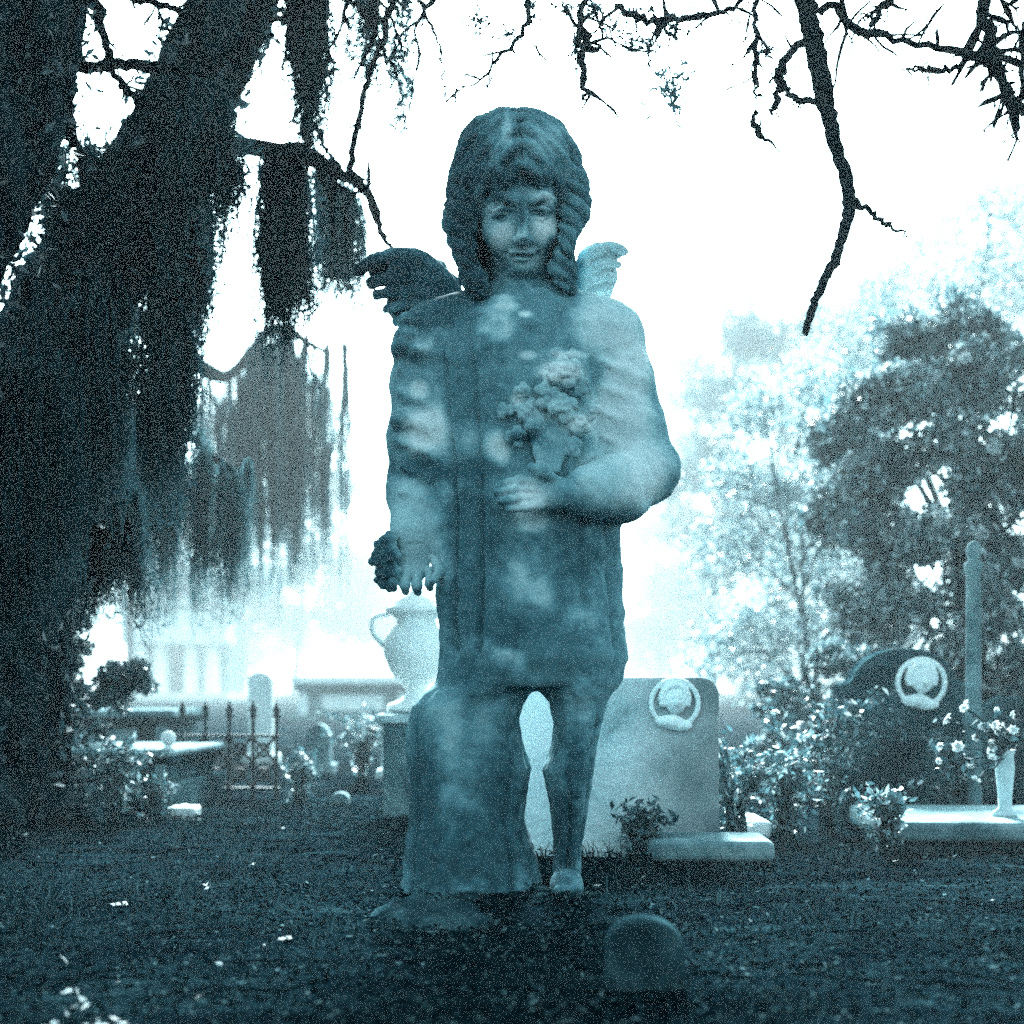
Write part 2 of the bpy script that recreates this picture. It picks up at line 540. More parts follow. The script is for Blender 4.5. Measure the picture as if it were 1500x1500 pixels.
DARK = [  # black algae, plus shade painted into eye sockets, nose and mouth
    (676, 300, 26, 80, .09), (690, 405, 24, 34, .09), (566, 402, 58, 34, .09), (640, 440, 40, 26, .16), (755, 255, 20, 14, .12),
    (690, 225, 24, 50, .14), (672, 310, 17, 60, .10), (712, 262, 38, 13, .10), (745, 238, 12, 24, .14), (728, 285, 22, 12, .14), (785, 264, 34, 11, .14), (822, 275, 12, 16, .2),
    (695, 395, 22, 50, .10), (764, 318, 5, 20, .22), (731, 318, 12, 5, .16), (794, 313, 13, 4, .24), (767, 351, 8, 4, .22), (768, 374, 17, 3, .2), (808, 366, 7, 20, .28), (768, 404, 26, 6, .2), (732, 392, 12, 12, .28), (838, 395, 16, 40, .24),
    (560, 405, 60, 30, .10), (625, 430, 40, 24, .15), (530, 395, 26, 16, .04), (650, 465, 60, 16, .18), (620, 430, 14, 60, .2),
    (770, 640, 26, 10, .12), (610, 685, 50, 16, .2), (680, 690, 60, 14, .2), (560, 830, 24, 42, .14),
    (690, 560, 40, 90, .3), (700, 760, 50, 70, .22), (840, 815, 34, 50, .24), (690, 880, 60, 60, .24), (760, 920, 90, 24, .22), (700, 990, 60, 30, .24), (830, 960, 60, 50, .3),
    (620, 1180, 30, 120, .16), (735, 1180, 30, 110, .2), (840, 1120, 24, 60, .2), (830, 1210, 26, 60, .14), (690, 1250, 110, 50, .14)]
PALE = [  # see-through light, bright cheeks and right-side haze painted as pale patches
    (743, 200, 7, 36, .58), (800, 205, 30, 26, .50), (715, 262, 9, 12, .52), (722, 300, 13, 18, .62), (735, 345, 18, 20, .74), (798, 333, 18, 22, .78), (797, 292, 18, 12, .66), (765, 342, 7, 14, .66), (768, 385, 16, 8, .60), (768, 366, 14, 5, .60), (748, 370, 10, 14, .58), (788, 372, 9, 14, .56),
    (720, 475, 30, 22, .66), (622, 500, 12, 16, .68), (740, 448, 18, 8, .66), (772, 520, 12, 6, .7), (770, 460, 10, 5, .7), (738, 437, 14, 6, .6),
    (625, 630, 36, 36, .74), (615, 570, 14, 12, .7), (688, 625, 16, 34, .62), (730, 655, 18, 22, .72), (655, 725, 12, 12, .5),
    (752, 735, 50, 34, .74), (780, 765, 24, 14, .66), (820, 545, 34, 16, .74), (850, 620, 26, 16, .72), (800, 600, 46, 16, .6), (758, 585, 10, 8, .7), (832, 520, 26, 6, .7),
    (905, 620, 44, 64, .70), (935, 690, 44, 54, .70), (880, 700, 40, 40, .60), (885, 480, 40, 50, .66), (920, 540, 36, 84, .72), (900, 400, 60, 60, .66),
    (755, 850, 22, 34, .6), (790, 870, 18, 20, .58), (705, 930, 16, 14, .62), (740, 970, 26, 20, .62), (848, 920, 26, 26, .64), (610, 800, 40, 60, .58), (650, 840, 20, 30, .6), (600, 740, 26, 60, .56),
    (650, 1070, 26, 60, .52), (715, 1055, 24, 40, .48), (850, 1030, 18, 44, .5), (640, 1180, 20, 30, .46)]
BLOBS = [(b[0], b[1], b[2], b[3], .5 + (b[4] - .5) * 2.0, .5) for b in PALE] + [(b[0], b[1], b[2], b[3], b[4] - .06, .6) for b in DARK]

def stone_statue():
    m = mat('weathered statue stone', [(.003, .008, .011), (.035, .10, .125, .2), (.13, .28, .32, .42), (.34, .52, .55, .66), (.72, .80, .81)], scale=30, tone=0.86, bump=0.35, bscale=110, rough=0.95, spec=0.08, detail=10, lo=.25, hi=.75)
    return m
M['statue'] = stone_statue()

statue = empty('angel_statue', STAT, 'stone child angel with small wings and long curls standing in the mist', 'statue')

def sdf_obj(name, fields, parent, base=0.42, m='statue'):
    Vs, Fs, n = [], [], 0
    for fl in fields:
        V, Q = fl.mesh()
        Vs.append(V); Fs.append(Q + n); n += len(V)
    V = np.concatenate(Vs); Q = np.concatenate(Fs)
    me = mesh_from(name, V, [Q], stain_light_tone(V, BLOBS, base))
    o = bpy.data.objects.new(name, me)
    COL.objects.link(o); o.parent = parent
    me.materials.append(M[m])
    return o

# --- body: head with face, neck, arms and hands in one piece
hf = bf = Field((-.30, -.34, .56), (.36, .22, 1.67), 0.003)
hf.ell(H(0, .012, .062), (.108, .125, .108), .01, rot=HR)
hf.ell(H(0, -.030, -.012), (.086, .092, .098), .03, rot=HR)
hf.ell(H(0, -.052, -.066), (.062, .062, .060), .03, rot=HR)
hf.ell(H(0, -.088, -.112), (.026, .024, .020), .022, rot=HR)      # chin
for s in (-1, 1):
    hf.ell(H(s * .046, -.083, -.046), (.030, .028, .030), .025, rot=HR)   # cheeks
    hf.ell(H(s * .040, -.128, .002), (.027, .022, .019), .014, cut=True, rot=HR)  # eye sockets
    hf.ell(H(s * .040, -.096, -.001), (.020, .018, .014), .004, rot=HR)  # eyeballs
    hf.cap(H(s * .020, -.112, .006), H(s * .041, -.117, .0105), .0035, .0045, .003)   # upper lid
    hf.cap(H(s * .041, -.117, .0105), H(s * .061, -.104, .003), .0045, .003, .003)
    hf.cap(H(s * .022, -.110, -.010), H(s * .041, -.112, -.0145), .0025, .003, .004)  # lower lid
    hf.cap(H(s * .041, -.112, -.0145), H(s * .059, -.102, -.008), .003, .002, .004)
    hf.cap(H(s * .016, -.122, .026), H(s * .044, -.118, .034), .007, .007, .014)      # brow
    hf.cap(H(s * .044, -.118, .034), H(s * .070, -.096, .022), .007, .005, .014)
    hf.ell(H(s * .0125, -.131, -.050), (.0095, .011, .009), .006, rot=HR)             # nostril wings
    hf.ell(H(s * .0075, -.138, -.0595), (.004, .006, .005), .003, cut=True, rot=HR)
    hf.ell(H(s * .013, -.117, -.0775), (.015, .009, .0055), .005, rot=HR)             # upper lip
    hf.ell(H(s * .030, -.106, -.082), (.006, .008, .005), .006, cut=True, rot=HR)     # mouth corners
    hf.ell(H(s * .090, .012, -.012), (.013, .022, .034), .006, rot=HR)                # ears
hf.cap(H(0, -.113, .012), H(0, -.140, -.044), .009, .0125, .012)   # nose
hf.ell(H(0, -.142, -.048), (.0125, .012, .010), .007, rot=HR)
hf.ell(H(0, -.115, -.0905), (.019, .011, .0068), .005, rot=HR)     # lower lip
hf.cap(H(-.026, -.121, -.0838), H(.026, -.121, -.0838), .0022, .0022, .002, cut=True)
hf.ell(H(0, -.122, -.066), (.005, .008, .010), .006, cut=True, rot=HR)  # philtrum
hf.cap(H(0, .015, -.05), S(768, 470, .03), .060, .066, .025)       # neck

# --- arms, hands, legs
sl, el, wl = S(632, 505, .01), S(612, 690, .03), S(612, 800, -.03)
bf.chain([S(768, 470, .03), sl, el, wl], [.06, .05, .05, .038], .01)
# right hand of the angel hanging down, fingers unequal and curled
pal = S(604, 828, -.035)
bf.ell(pal, (.036, .022, .036), .012)
for i, (fx, ln, rr) in enumerate(((576, 30, .0105), (594, 36, .0115), (612, 37, .0115), (630, 30, .0105))):
    a = S(fx, 838, -.045); b = S(fx - 1, 838 + ln * .55, -.066); c = S(fx, 838 + ln * .8, -.052)
    bf.chain([a, b, c], [rr, rr * .95, rr * .8], .004)
bf.chain([S(636, 815, -.04), S(645, 836, -.07), S(636, 850, -.085)], [.012, .0115, .009], .006)
# left arm bent across
er, wr = S(948, 690, .0), S(845, 725, -.155)
bf.chain([S(768, 470, .03), S(895, 510, .01), er, wr], [.06, .05, .056, .038], .01)
bf.ell(S(812, 722, -.175), (.042, .026, .034), .012)
for i, (dy, ln) in enumerate(((-14, 56), (-4, 62), (6, 58), (16, 46))):
    a = S(792, 722 + dy, -.185); b = S(792 - ln * .55, 722 + dy * 1.3, -.198); c = S(792 - ln, 726 + dy * 1.2, -.185)
    bf.chain([a, b, c], [.0115, .011, .0085], .004)
bf.chain([S(812, 705, -.185), S(795, 690, -.21), S(778, 684, -.205)], [.012, .0115, .009], .006)
bf.roughen(.0024, 34, 8)
bf.roughen(.0010, 100, 9)
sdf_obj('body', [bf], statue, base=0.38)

# --- dress
df = Field((-.40, -.30, -.03), (.40, .27, 1.33), 0.0045)
# long skirted legs
def row(py, x0, x1, dep, cy=0.0):
    a, b = S(x0, py, cy), S(x1, py, cy)
    return (a[2], (a[0] + b[0]) / 2, cy, (b[0] - a[0]) / 2, dep)
df.loft([row(1306, 592, 788, .13, -.01), row(1260, 597, 781, .125, -.01), row(1200, 601, 764, .115), row(1150, 602, 768, .115), row(1125, 599, 776, .12), row(1095, 597, 769, .12), row(1060, 600, 760, .125), row(1035, 604, 764, .13), row(1015, 622, 776, .135), row(1000, 642, 800, .135), row(960, 652, 800, .13)], .014, fold=.013, nfold=8, seed=2)
df.loft([row(1306, 810, 852, .06, -.03), row(1285, 814, 848, .055, -.01), row(1240, 812, 849, .075), row(1200, 810, 856, .09), row(1160, 804, 862, .10), row(1128, 794, 869, .11), row(1090, 806, 876, .11), row(1060, 812, 881, .115), row(1030, 806, 888, .12), row(1005, 785, 898, .13), row(960, 780, 905, .13)], .014, fold=.006, nfold=6, seed=4)
df.loft([row(1008, 645, 895, .135), row(1000, 648, 900, .145), row(965, 654, 914, .155), row(920, 649, 909, .15), row(880, 645, 906, .145), row(850, 643, 905, .14), row(790, 642, 903, .135), row(740, 640, 902, .13), row(650, 632, 905, .125), row(580, 628, 905, .12), row(520, 622, 900, .115), row(480, 640, 890, .10), row(455, 690, 855, .085), row(436, 725, 815, .07)], .02, fold=.016, nfold=11, seed=1)
df.roughen(.003, 20, 14)
# shoulders and sleeves
df.chain([S(735, 452, .03), S(640, 492, .02), S(618, 560, .02), S(612, 640, .03), S(608, 720, .03), S(611, 782, -.015)], [.058, .072, .062, .062, .058, .056], .03)
df.chain([S(800, 450, .03), S(890, 490, .02), S(912, 560, .01), S(925, 630, .0), S(944, 690, -.01)], [.058, .070, .062, .066, .070], .03)
df.chain([S(944, 690, -.01), S(895, 715, -.10), S(862, 722, -.145)], [.070, .062, .054], .02)
df.ell(S(918, 742, -.06), (.045, .05, .028), .02)
for i, (x, y, r_) in enumerate(((603, 475, .030), (590, 512, .026), (597, 498, .030), (612, 520, .03), (588, 620, .022))):   # sleeve frill
    df.ell(S(x, y, -.02), (r_, .06, r_ * .8), .01)
# wrinkles on the sleeves
for i in range(6):
    y0 = 540 + i * 36
    df.cap(S(586, y0, -.04), S(644, y0 + 20, -.050), .004, .002, .018)
    df.cap(S(884, y0 - 10 + i, -.070), S(938, y0 + 14, -.05), .004, .002, .018)
# collar, yoke and belt line
df.chain([S(712, 452, -.03), S(740, 470, -.085), S(775, 478, -.10), S(810, 468, -.085), S(835, 450, -.03)], [.011] * 5, .008)
df.roughen(.006, 14, 11)
df.roughen(.0022, 60, 12)
df.roughen(.0010, 150, 13)
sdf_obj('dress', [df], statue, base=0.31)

for fx_, fy_, fr in ((830, 1297, (.034, .085, .034)), (690, 1297, (.05, .09, .036))):
    tf = Field(S(fx_, fy_, -.09) - .13, S(fx_, fy_, -.09) + .13, .005)
    tf.ell(S(fx_, fy_, -.09), fr, .01)
    for q in range(5):
        tf.ell(S(fx_ - 14 + q * 7, 1303, -.09 - fr[1] + abs(q - 1.5) * .006), (.009, .014, .009), .006)
    tf.roughen(.003, 40, 15)
    sdf_obj('foot', [tf], statue, base=.25)

# --- hair
rf = Field(HO - np.array((.2, .2, .27)), HO + np.array((.2, .2, .24)), 0.0028)
def hair_cap(x, y, z):
    # cap over the skull with meridian grooves and a parting
    X, Y, Z = x - HO[0], y - HO[1], z - HO[2]
    u = HR[0, 0] * X + HR[1, 0] * Y + HR[2, 0] * Z
    v = HR[0, 1] * X + HR[1, 1] * Y + HR[2, 1] * Z
    q = HR[0, 2] * X + HR[1, 2] * Y + HR[2, 2] * Z
    k0 = np.sqrt((u / .134) ** 2 + ((v - .020) / .142) ** 2 + ((q - .060) / .130) ** 2)
    d = (k0 - 1) * .132
    th = np.arctan2(v - .0, np.abs(u) + .02)
    d = d + .0055 * np.sin(th * 15 + .9 * np.sin(q * 24)) + .002 * np.sin(th * 41 + 3 * np.sin(q * 50))
    d = d + .007 * np.exp(-(u / .012) ** 2) * (q > .06) * np.clip((q - .06) / .05, 0, 1)
    # opening for the face
    wv = .076 * np.clip(1 - (np.clip(q, 0, 1) / .098) ** 1.25, .02, 1)
    f = np.maximum(np.abs(u) / wv - 1, -(q + .125) / .05 - 0)
    f = np.where(v < -.02, -f * .08, -1.0)
    # cut below the ears at the front
    d = np.maximum(d, f)
    return np.maximum(d, -(q + .10))
rf.op(hair_cap, HO - .2, HO + .2, .01)
rng = np.random.default_rng(5)
def lock(p0, p1, p2, r0, r1, turns, wob, k=.006, ph=0.0):
    n = 26
    t = np.linspace(0, 1, n)[:, None]
    P = (1 - t) ** 2 * p0 + 2 * t * (1 - t) * p1 + t ** 2 * p2
    a = t[:, 0] * turns * 2 * math.pi + ph
    P = P + np.stack([np.cos(a), np.sin(a) * .8, 0 * a], -1) * wob
    rr = r0 + (r1 - r0) * t[:, 0] + .004 * np.sin(a * 2)
    rf.chain(list(P), list(rr), k)
def ringlet(pts, rad, turns, yy, ph):
    """three strands twisted together"""
    n = 40
    Q = curve(np.array([np.append(S(x, y, yy), r_) for (x, y), r_ in zip(pts, rad)]), n)
    for j in range(3):
        a = np.linspace(0, turns * 2 * math.pi, n) + ph + j * 2.094
        P = Q[:, :3] + np.stack([np.cos(a), np.sin(a), 0 * a], -1) * Q[:, 3:4] * .70
        rf.chain(list(P), list(Q[:, 3] * (.46 + .10 * np.sin(np.linspace(0, 30, n) + j))), .0025)
for yy, ph in ((-.035, 0.), (.02, 1.5), (.07, 3.)):
    ringlet([(694, 215), (680, 248), (676, 290), (676, 335), (682, 372), (694, 408), (703, 434)], [.014, .023, .031, .033, .023, .026, .016], 3.2, yy, ph)
    ringlet([(822, 215), (838, 248), (842, 288), (838, 325), (830, 356), (824, 392), (832, 425)], [.014, .022, .030, .027, .017, .026, .016], 3.2, yy, ph + 1)
def on_cap(d, k=1.0):
    d = np.asarray(d, float)
    q = 1 / math.sqrt((d[0] / .134) ** 2 + (d[1] / .142) ** 2 + (d[2] / .130) ** 2)
    p = d * q * k
    return H(p[0], p[1] + .020, p[2] + .060)
# combed ridges falling from the parting to each side
for s in (-1, 1):
    for i in range(8):
        e0 = R(14 + i * 17)                        # place along the parting, front to crown
        d0 = np.array((s * .06, -math.cos(e0), math.sin(e0)))
        e1 = R(-62 + i * 21)                       # where the ridge arrives at the side
        d1 = np.array((s * math.cos(e1), math.sin(e1) * .9, -.52 + .012 * i))
        P, rr = [], []
        for t in np.linspace(0, 1, 22):
            d = d0 * math.cos(t * 1.45) + d1 * math.sin(t * 1.45)
            d[2] += .10 * math.sin(t * 3.1) * (1 - i / 10) + .018 * math.sin(t * 13 + i * 1.3)
            P.append(on_cap(d, .975)); rr.append(.0105 + .003 * math.sin(t * 9 + i))
        rf.chain(P, rr, .0025)
# back fall
rf.chain([H(0, .09, .02), S(757, 400, .13), S(757, 430, .13)], [.09, .07, .05], .02)
rf.ell(S(757, 385, .10), (.125, .045, .12), .02)
rf.roughen(.0035, 45, 21)
rf.roughen(.002, 100, 22)
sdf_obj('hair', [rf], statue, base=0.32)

# --- wings
def wing(outline_pts, feathers, yb, side):
    wf = Field(S(500, 520, .08) - .02 if side < 0 else S(800, 520, .08) - .02, (S(700, 340, .26) + .03) if side < 0 else (S(940, 330, .26) + .03), 0.0035)
    if side < 0:
        wf.ell(S(622, 436, .165), (.088, .020, .066), .01, rot=roty(R(-18)))
        wf.ell(S(588, 398, .155), (.074, .016, .036), .015)
    else:
        wf.ell(S(872, 402, .165), (.048, .018, .068), .01)
        wf.ell(S(892, 372, .16), (.03, .014, .022), .012)
    for pts, r0, r1 in feathers:
        P = np.array([S(x, y, yy) for x, y, yy in pts])
        # smooth
        n = 12
        t = np.linspace(0, 1, n)[:, None]
        Q = (1 - t) ** 2 * P[0] + 2 * t * (1 - t) * P[1] + t ** 2 * P[2]
        for i in range(n - 1):
            rr = r0 + (r1 - r0) * i / (n - 2)
            wf.cap(Q[i], Q[i + 1], rr, rr, .0035)
    wf.roughen(.004, 50, 41)
    wf.roughen(.002, 110, 42)
    return wf
LW = [(((672, 452, .15), (640, 372, .15), (586, 378, .13)), .022, .020), (((620, 384, .14), (570, 362, .13), (524, 396, .11)), .020, .013),
      (((655, 420, .15), (600, 396, .14), (545, 415, .12)), .022, .014), (((660, 440, .15), (605, 420, .14), (553, 432, .12)), .020, .012),
      (((665, 455, .15), (620, 440, .14), (566, 452, .13)), .020, .011), (((670, 470, .15), (630, 460, .14), (580, 472, .13)), .019, .011),
      (((678, 480, .15), (640, 480, .14), (594, 492, .13)), .018, .011), (((640, 396, .16), (610, 400, .15), (580, 398, .13)), .024, .02)]
RW = [(((840, 440, .16), (846, 375, .16), (880, 366, .15)), .018, .018), (((862, 374, .16), (890, 352, .15), (914, 370, .14)), .014, .010),
      (((850, 410, .16), (880, 384, .15), (906, 388, .14)), .018, .010), (((850, 425, .16), (880, 404, .15), (900, 408, .14)), .018, .010),
      (((850, 440, .16), (876, 424, .15), (892, 426, .14)), .017, .010), (((856, 452, .16), (876, 444, .15), (892, 444, .14)), .016, .010)]
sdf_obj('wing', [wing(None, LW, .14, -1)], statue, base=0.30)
sdf_obj('wing', [wing(None, RW, .14, 1)], statue, base=0.74)  # paler base tone paints the hazy fade of this side

# --- carved posies: one against the chest, one in the hanging hand
def rose(fl, c, r, seed):
    rg = np.random.default_rng(seed)
    c = np.array(c)
    fl.ell(c, (r * .55, r * .5, r * .55), .004)
    for k in range(6):
        a = k / 6 * 6.28 + rg.random()
        p = c + np.array((math.cos(a) * r * .62, -.2 * r * rg.random(), math.sin(a) * r * .62))
        fl.ell(p, (r * .42, r * .34, r * .42), .003)
        fl.ell(c + np.array((math.cos(a + .5) * r * .3, -r * .42, math.sin(a + .5) * r * .3)), (r * .22, r * .2, r * .22), .002)
ff = Field(S(700, 690, -.05) - np.array((.02, .2, .02)), S(900, 490, -.05) + np.array((.02, .1, .02)), 0.0028)
for i, (x, y, r_) in enumerate(((772, 600, .026), (800, 580, .028), (828, 545, .034), (846, 566, .024), (806, 548, .020), (765, 572, .018), (785, 625, .024), (850, 618, .028), (825, 598, .030), (740, 602, .018), (756, 640, .022), (868, 600, .020), (800, 650, .026), (838, 655, .022), (815, 518, .014), (840, 520, .014))):
    rose(ff, S(x, y, -.135 - .008 * (i % 3)), r_, 60 + i)
for i in range(7):
    ff.cap(S(770 + i * 12, 600, -.125), S(792 + i * 4, 690, -.15), .008, .006, .006)
ff.roughen(.002, 90, 51)
bq = sdf_obj('bouquet', [ff], statue, base=0.52)
f2 = Field(S(530, 880, -.04) - np.array((.01, .1, .01)), S(600, 770, -.04) + np.array((.03, .1, .02)), 0.0028)
for i, (x, y, r_) in enumerate(((560, 800, .020), (572, 790, .018), (556, 822, .024), (572, 815, .024), (560, 845, .020), (575, 840, .022), (568, 858, .016))):
    rose(f2, S(x, y, -.05 - .01 * (i % 2)), r_, 90 + i)
f2.roughen(.003, 80, 52)
sdf_obj('posy', [f2], statue, base=0.2)

# --- low base under the feet
pf = Field((-.42, -.34, -.12), (.40, .30, .06), 0.008)
pf.ell((-.02, -.02, -.075), (.34, .26, .075), .03)
pf.ell((.03, -.05, -.068), (.25, .22, .07), .03)
pf.roughen(.02, 12, 61); pf.roughen(.008, 40, 62)
bo = sdf_obj('base', [pf], statue, base=0.0, m='stone_mossy')

# ------------------------------------------------------------------ trees
def limb(mb, pts, n=30, seg=12, rough=.10, rng=None, jit=0.0):
    """pts: rows (x, y, z, radius)"""
    C = curve(pts, n)
    if jit: C[1:-1, :3] += rng.normal(0, jit, (n - 2, 3))
    mb.tube(C[:, :3], np.maximum(C[:, 3], .0008), seg, rough, rng)
    return C

def pr(px, py, Y, r):
    p = at(px, py, Y)
    return (p[0], p[1], p[2], r * Y / FPX)

def twig(mb, p, d, L, r, rng, depth=2, droop=.3, kink=.35, knob=0.0):
    """recursive crooked twig"""
    n = max(5, int(L / .035))
    pts = [np.array(p, float)]
    d = np.array(d, float); d /= np.linalg.norm(d)
    for i in range(n):
        d = d + rng.normal(0, kink / math.sqrt(n) * 1.6, 3) + np.array((0, 0, -droop / n))
        d /= np.linalg.norm(d)
        pts.append(pts[-1] + d * L / n)
        if depth > 0 and rng.random() < .33:
            s = rng.normal(0, 1, 3); s -= d * (s @ d)
            twig(mb, pts[-1], d * .6 + s * .55, L * rng.uniform(.25, .55), r * .6 * (1 - i / n * .6), rng, depth - 1, droop, kink, knob)
    rr = np.linspace(r, r * .3, n + 1)
    if knob: rr = rr * (1 + knob * rng.random(n + 1) ** 3 * 3)
    mb.tube(pts, rr, 5, .25, rng)

def leaves(mb, P, size, rng, up=0.3, lo=0.0, hi=1.0, flat=0.0, power=1.5):
    """one folded leaf at each point"""
    n = len(P)
    a = rng.normal(0, 1, (n, 3)); a[:, 2] *= (1 - flat); a /= np.linalg.norm(a, axis=1, keepdims=True)
    b = rng.normal(0, 1, (n, 3)); b -= a * np.sum(a * b, 1, keepdims=True); b /= np.linalg.norm(b, axis=1, keepdims=True)
    c = np.cross(a, b)
    s = size * rng.uniform(.6, 1.4, (n, 1))
    v = np.stack([P - a * s, P + b * s * .42 + c * s * .15, P + a * s, P - b * s * .42 + c * s * .15], 1).reshape(-1, 3)
    i = np.arange(n)[:, None] * 4
    f = np.concatenate([i + np.array([[0, 1, 2]]), i + np.array([[0, 2, 3]])])
    tone = lo + (hi - lo) * rng.random(n) ** power
    mb.add(v, f, np.repeat(tone, 4))

def blob_points(centres, rad, n, rng, shell=.5, sq=(1, 1, .8)):
    idx = rng.integers(0, len(centres), n)
    d = rng.normal(0, 1, (n, 3)); d /= np.linalg.norm(d, axis=1, keepdims=True)
    r = rng.random((n, 1)) ** shell
    return np.asarray(centres)[idx] + d * r * np.asarray(rad)[idx][:, None] * np.array(sq)

def moss_clump(name, label, pts, nstr, L0, L1, spread, Y_m='moss', seed=0, wid=.004, at_end=None, group='moss curtains hanging from the oak', lo=0.0, hi=1.0, curl=.012, depth=None):
    """curtain of fine strands hanging from a line of points"""
    rng = np.random.default_rng(seed)
    mb = MB()
    C = curve(np.asarray(pts), 60) if len(pts) > 1 else np.repeat(np.asarray(pts), 60, 0)
    k = 13
    t = np.linspace(0, 1, k)
    nl = max(6, nstr // 22)                       # strands hang together in locks
    lroot = C[rng.integers(0, 60, nl)] + rng.normal(0, 1, (nl, 3)) * np.array((spread, spread * 1.2 if depth is None else depth, spread * .6))
    if at_end is not None:
        lL = np.maximum(lroot[:, 2] - at_end + rng.normal(0, .03, nl), .06)
        sh = rng.random(nl) < .45
        lroot[:, 2] -= np.where(sh, lL * rng.random(nl) * .6, 0)
        lL = np.maximum(lroot[:, 2] - at_end - np.abs(rng.normal(0, .05, nl)) + rng.random(nl) ** 2 * .25, .06) * np.where(sh, rng.uniform(.35, 1, nl), 1)
    else:
        lL = rng.uniform(L0, L1, nl)
    lpath = rng.normal(0, curl * .6, (nl, k, 2)).cumsum(1)
    lk = rng.integers(0, nl, nstr)
    L = lL[lk] * rng.uniform(.35, 1.0, nstr) ** .7
    off = rng.normal(0, 1, (nstr, 2)) * (.010 + .010 * rng.random((nstr, 1)))
    P = lroot[lk][:, None, :] + np.zeros((1, k, 1))
    P[:, :, 2] -= L[:, None] * t[None] - rng.normal(0, .02, (nstr, 1))
    belly = (.35 + 1.1 * np.sin(np.clip(t * 2.6 + .25, 0, math.pi)))[None, :, None]
    P[:, :, :2] += lpath[lk] + off[:, None, :] * belly + rng.normal(0, curl * .28, (nstr, k, 2)).cumsum(1)
    ang = rng.random(nstr) * math.pi
    side = np.stack([np.cos(ang), np.sin(ang), 0 * ang], -1)[:, None, :]
    wv = wid * (rng.uniform(.5, 1.6, (nstr, k))[..., None]) * (1 - .75 * t)[None, :, None]
    V = np.stack([P - side * wv, P + side * wv], 2).reshape(-1, 3)
    base = (np.arange(nstr) * k * 2)[:, None] + np.arange(k - 1)[None] * 2
    F = np.stack([base, base + 1, base + 3, base + 2], -1).reshape(-1, 4)
    tone = lo + (hi - lo) * rng.random(nstr)
    mb.add(V, F, np.repeat(tone, k * 2))
    # little side curls
    m = nstr * 9
    i = rng.integers(0, nstr, m); j = rng.integers(1, k, m)
    q = P[i, j] + rng.normal(0, .009, (m, 3))
    d = rng.normal(0, 1, (m, 3)); d /= np.linalg.norm(d, axis=1, keepdims=True)
    e = np.cross(d, rng.normal(0, 1, (m, 3))); e /= np.linalg.norm(e, axis=1, keepdims=True)
    ln = rng.uniform(.008, .03, (m, 1))
    V = np.stack([q, q + d * ln + e * wid * .7, q + d * ln * 1.4 + e * ln * .5], 1).reshape(-1, 3)
    mb.add(V, np.arange(m * 3).reshape(-1, 3), np.repeat(lo + (hi - lo) * rng.random(m), 3))
    o = mb.build(name, M[Y_m], at0=C[0])
    tag(o, label, 'moss', group)
    return o

# --- the leaning oak on the left
TY = 4.3
rng = np.random.default_rng(11)
oak = empty('oak_tree', at(10, gy(TY), TY), 'huge dark oak leaning from lower left to the top edge, draped in moss', 'tree')
mb = MB()
tr = limb(mb, [pr(-30, 1330, TY, 170), pr(-10, 1210, TY, 118), pr(5, 1000, TY, 96), pr(25, 720, TY, 92), pr(100, 460, TY, 84), pr(235, 235, TY, 68), pr(338, 10, TY, 60), pr(440, -220, TY, 52), pr(600, -500, TY, 40)], 80, 26, .05, rng)
for a, b, c, r_ in (((20, 1180), (110, 1290), (260, 1330), 40), ((60, 1150), (150, 1230), (240, 1262), 26), ((-20, 1200), (-80, 1300), (-200, 1330), 40), ((0, 1200), (30, 1330), (60, 1420), 40)):
    limb(mb, [pr(*a, TY, r_), pr(*b, TY - .15, r_ * .7), pr(*c, TY - .3, r_ * .35)], 20, 12, .1, rng)
mb.build('trunk', M['bark'], oak)
def branch(parent, pts, Yb, m='bark_fine', n=30, seg=10, twigs=0, tl=.3, seed=0, jit=.004, rough=.15, knob=.4, droop=.5, depth=2):
    rg = np.random.default_rng(seed)
    b = MB()
    C = limb(b, [pr(x, y, Yb + (dy if len(rest) else 0), r_) for (x, y, r_, *rest) in pts for dy in (rest[0] if rest else 0,)], n, seg, rough, rg, jit)
    for k in range(twigs):
        i = rg.integers(n // 6, n)
        tn = C[min(i + 1, n - 1), :3] - C[i - 1, :3]
        s = rg.normal(0, 1, 3) * np.array((1, .5, 1))
        twig(b, C[i, :3], tn / (np.linalg.norm(tn) + 1e-9) * .5 + s * .7, tl * rg.uniform(.4, 1.2), max(C[i, 3] * .4, .0022), rg, depth, droop, .45, knob)
    return b.build('branch', M[m], parent), C
branch(oak, [(250, 222, 26), (300, 222, 14), (350, 214, 13), (410, 222, 12), (455, 232, 13), (505, 258, 9), (545, 290, 7), (560, 345, 4), (590, 380, 2)], TY, twigs=12, tl=.22, seed=1)
branch(oak, [(262, 190, 20), (262, 280, 13), (262, 350, 11), (255, 440, 8)], TY - .25, twigs=3, tl=.12, seed=2)
branch(oak, [(335, 20, 30), (420, -30, 16), (480, -40, 12), (600, -20, 9), (720, -30, 7), (860, -15, 5)], TY, twigs=26, tl=.36, seed=3, droop=.9)
branch(oak, [(455, -40, 10), (456, 60, 7), (448, 150, 6), (452, 235, 8)], TY + .1, twigs=10, tl=.2, seed=4)
branch(oak, [(580, -30, 7), (560, 60, 5), (530, 150, 5), (512, 255, 6)], TY + .2, twigs=12, tl=.22, seed=5)
branch(oak, [(600, -30, 5), (640, 60, 3), (655, 150, 2)], TY + .2, twigs=6, tl=.18, seed=6)
branch(oak, [(462, 180, 4), (480, 220, 3), (500, 245, 3)], TY + .1, twigs=2, tl=.1, seed=7)
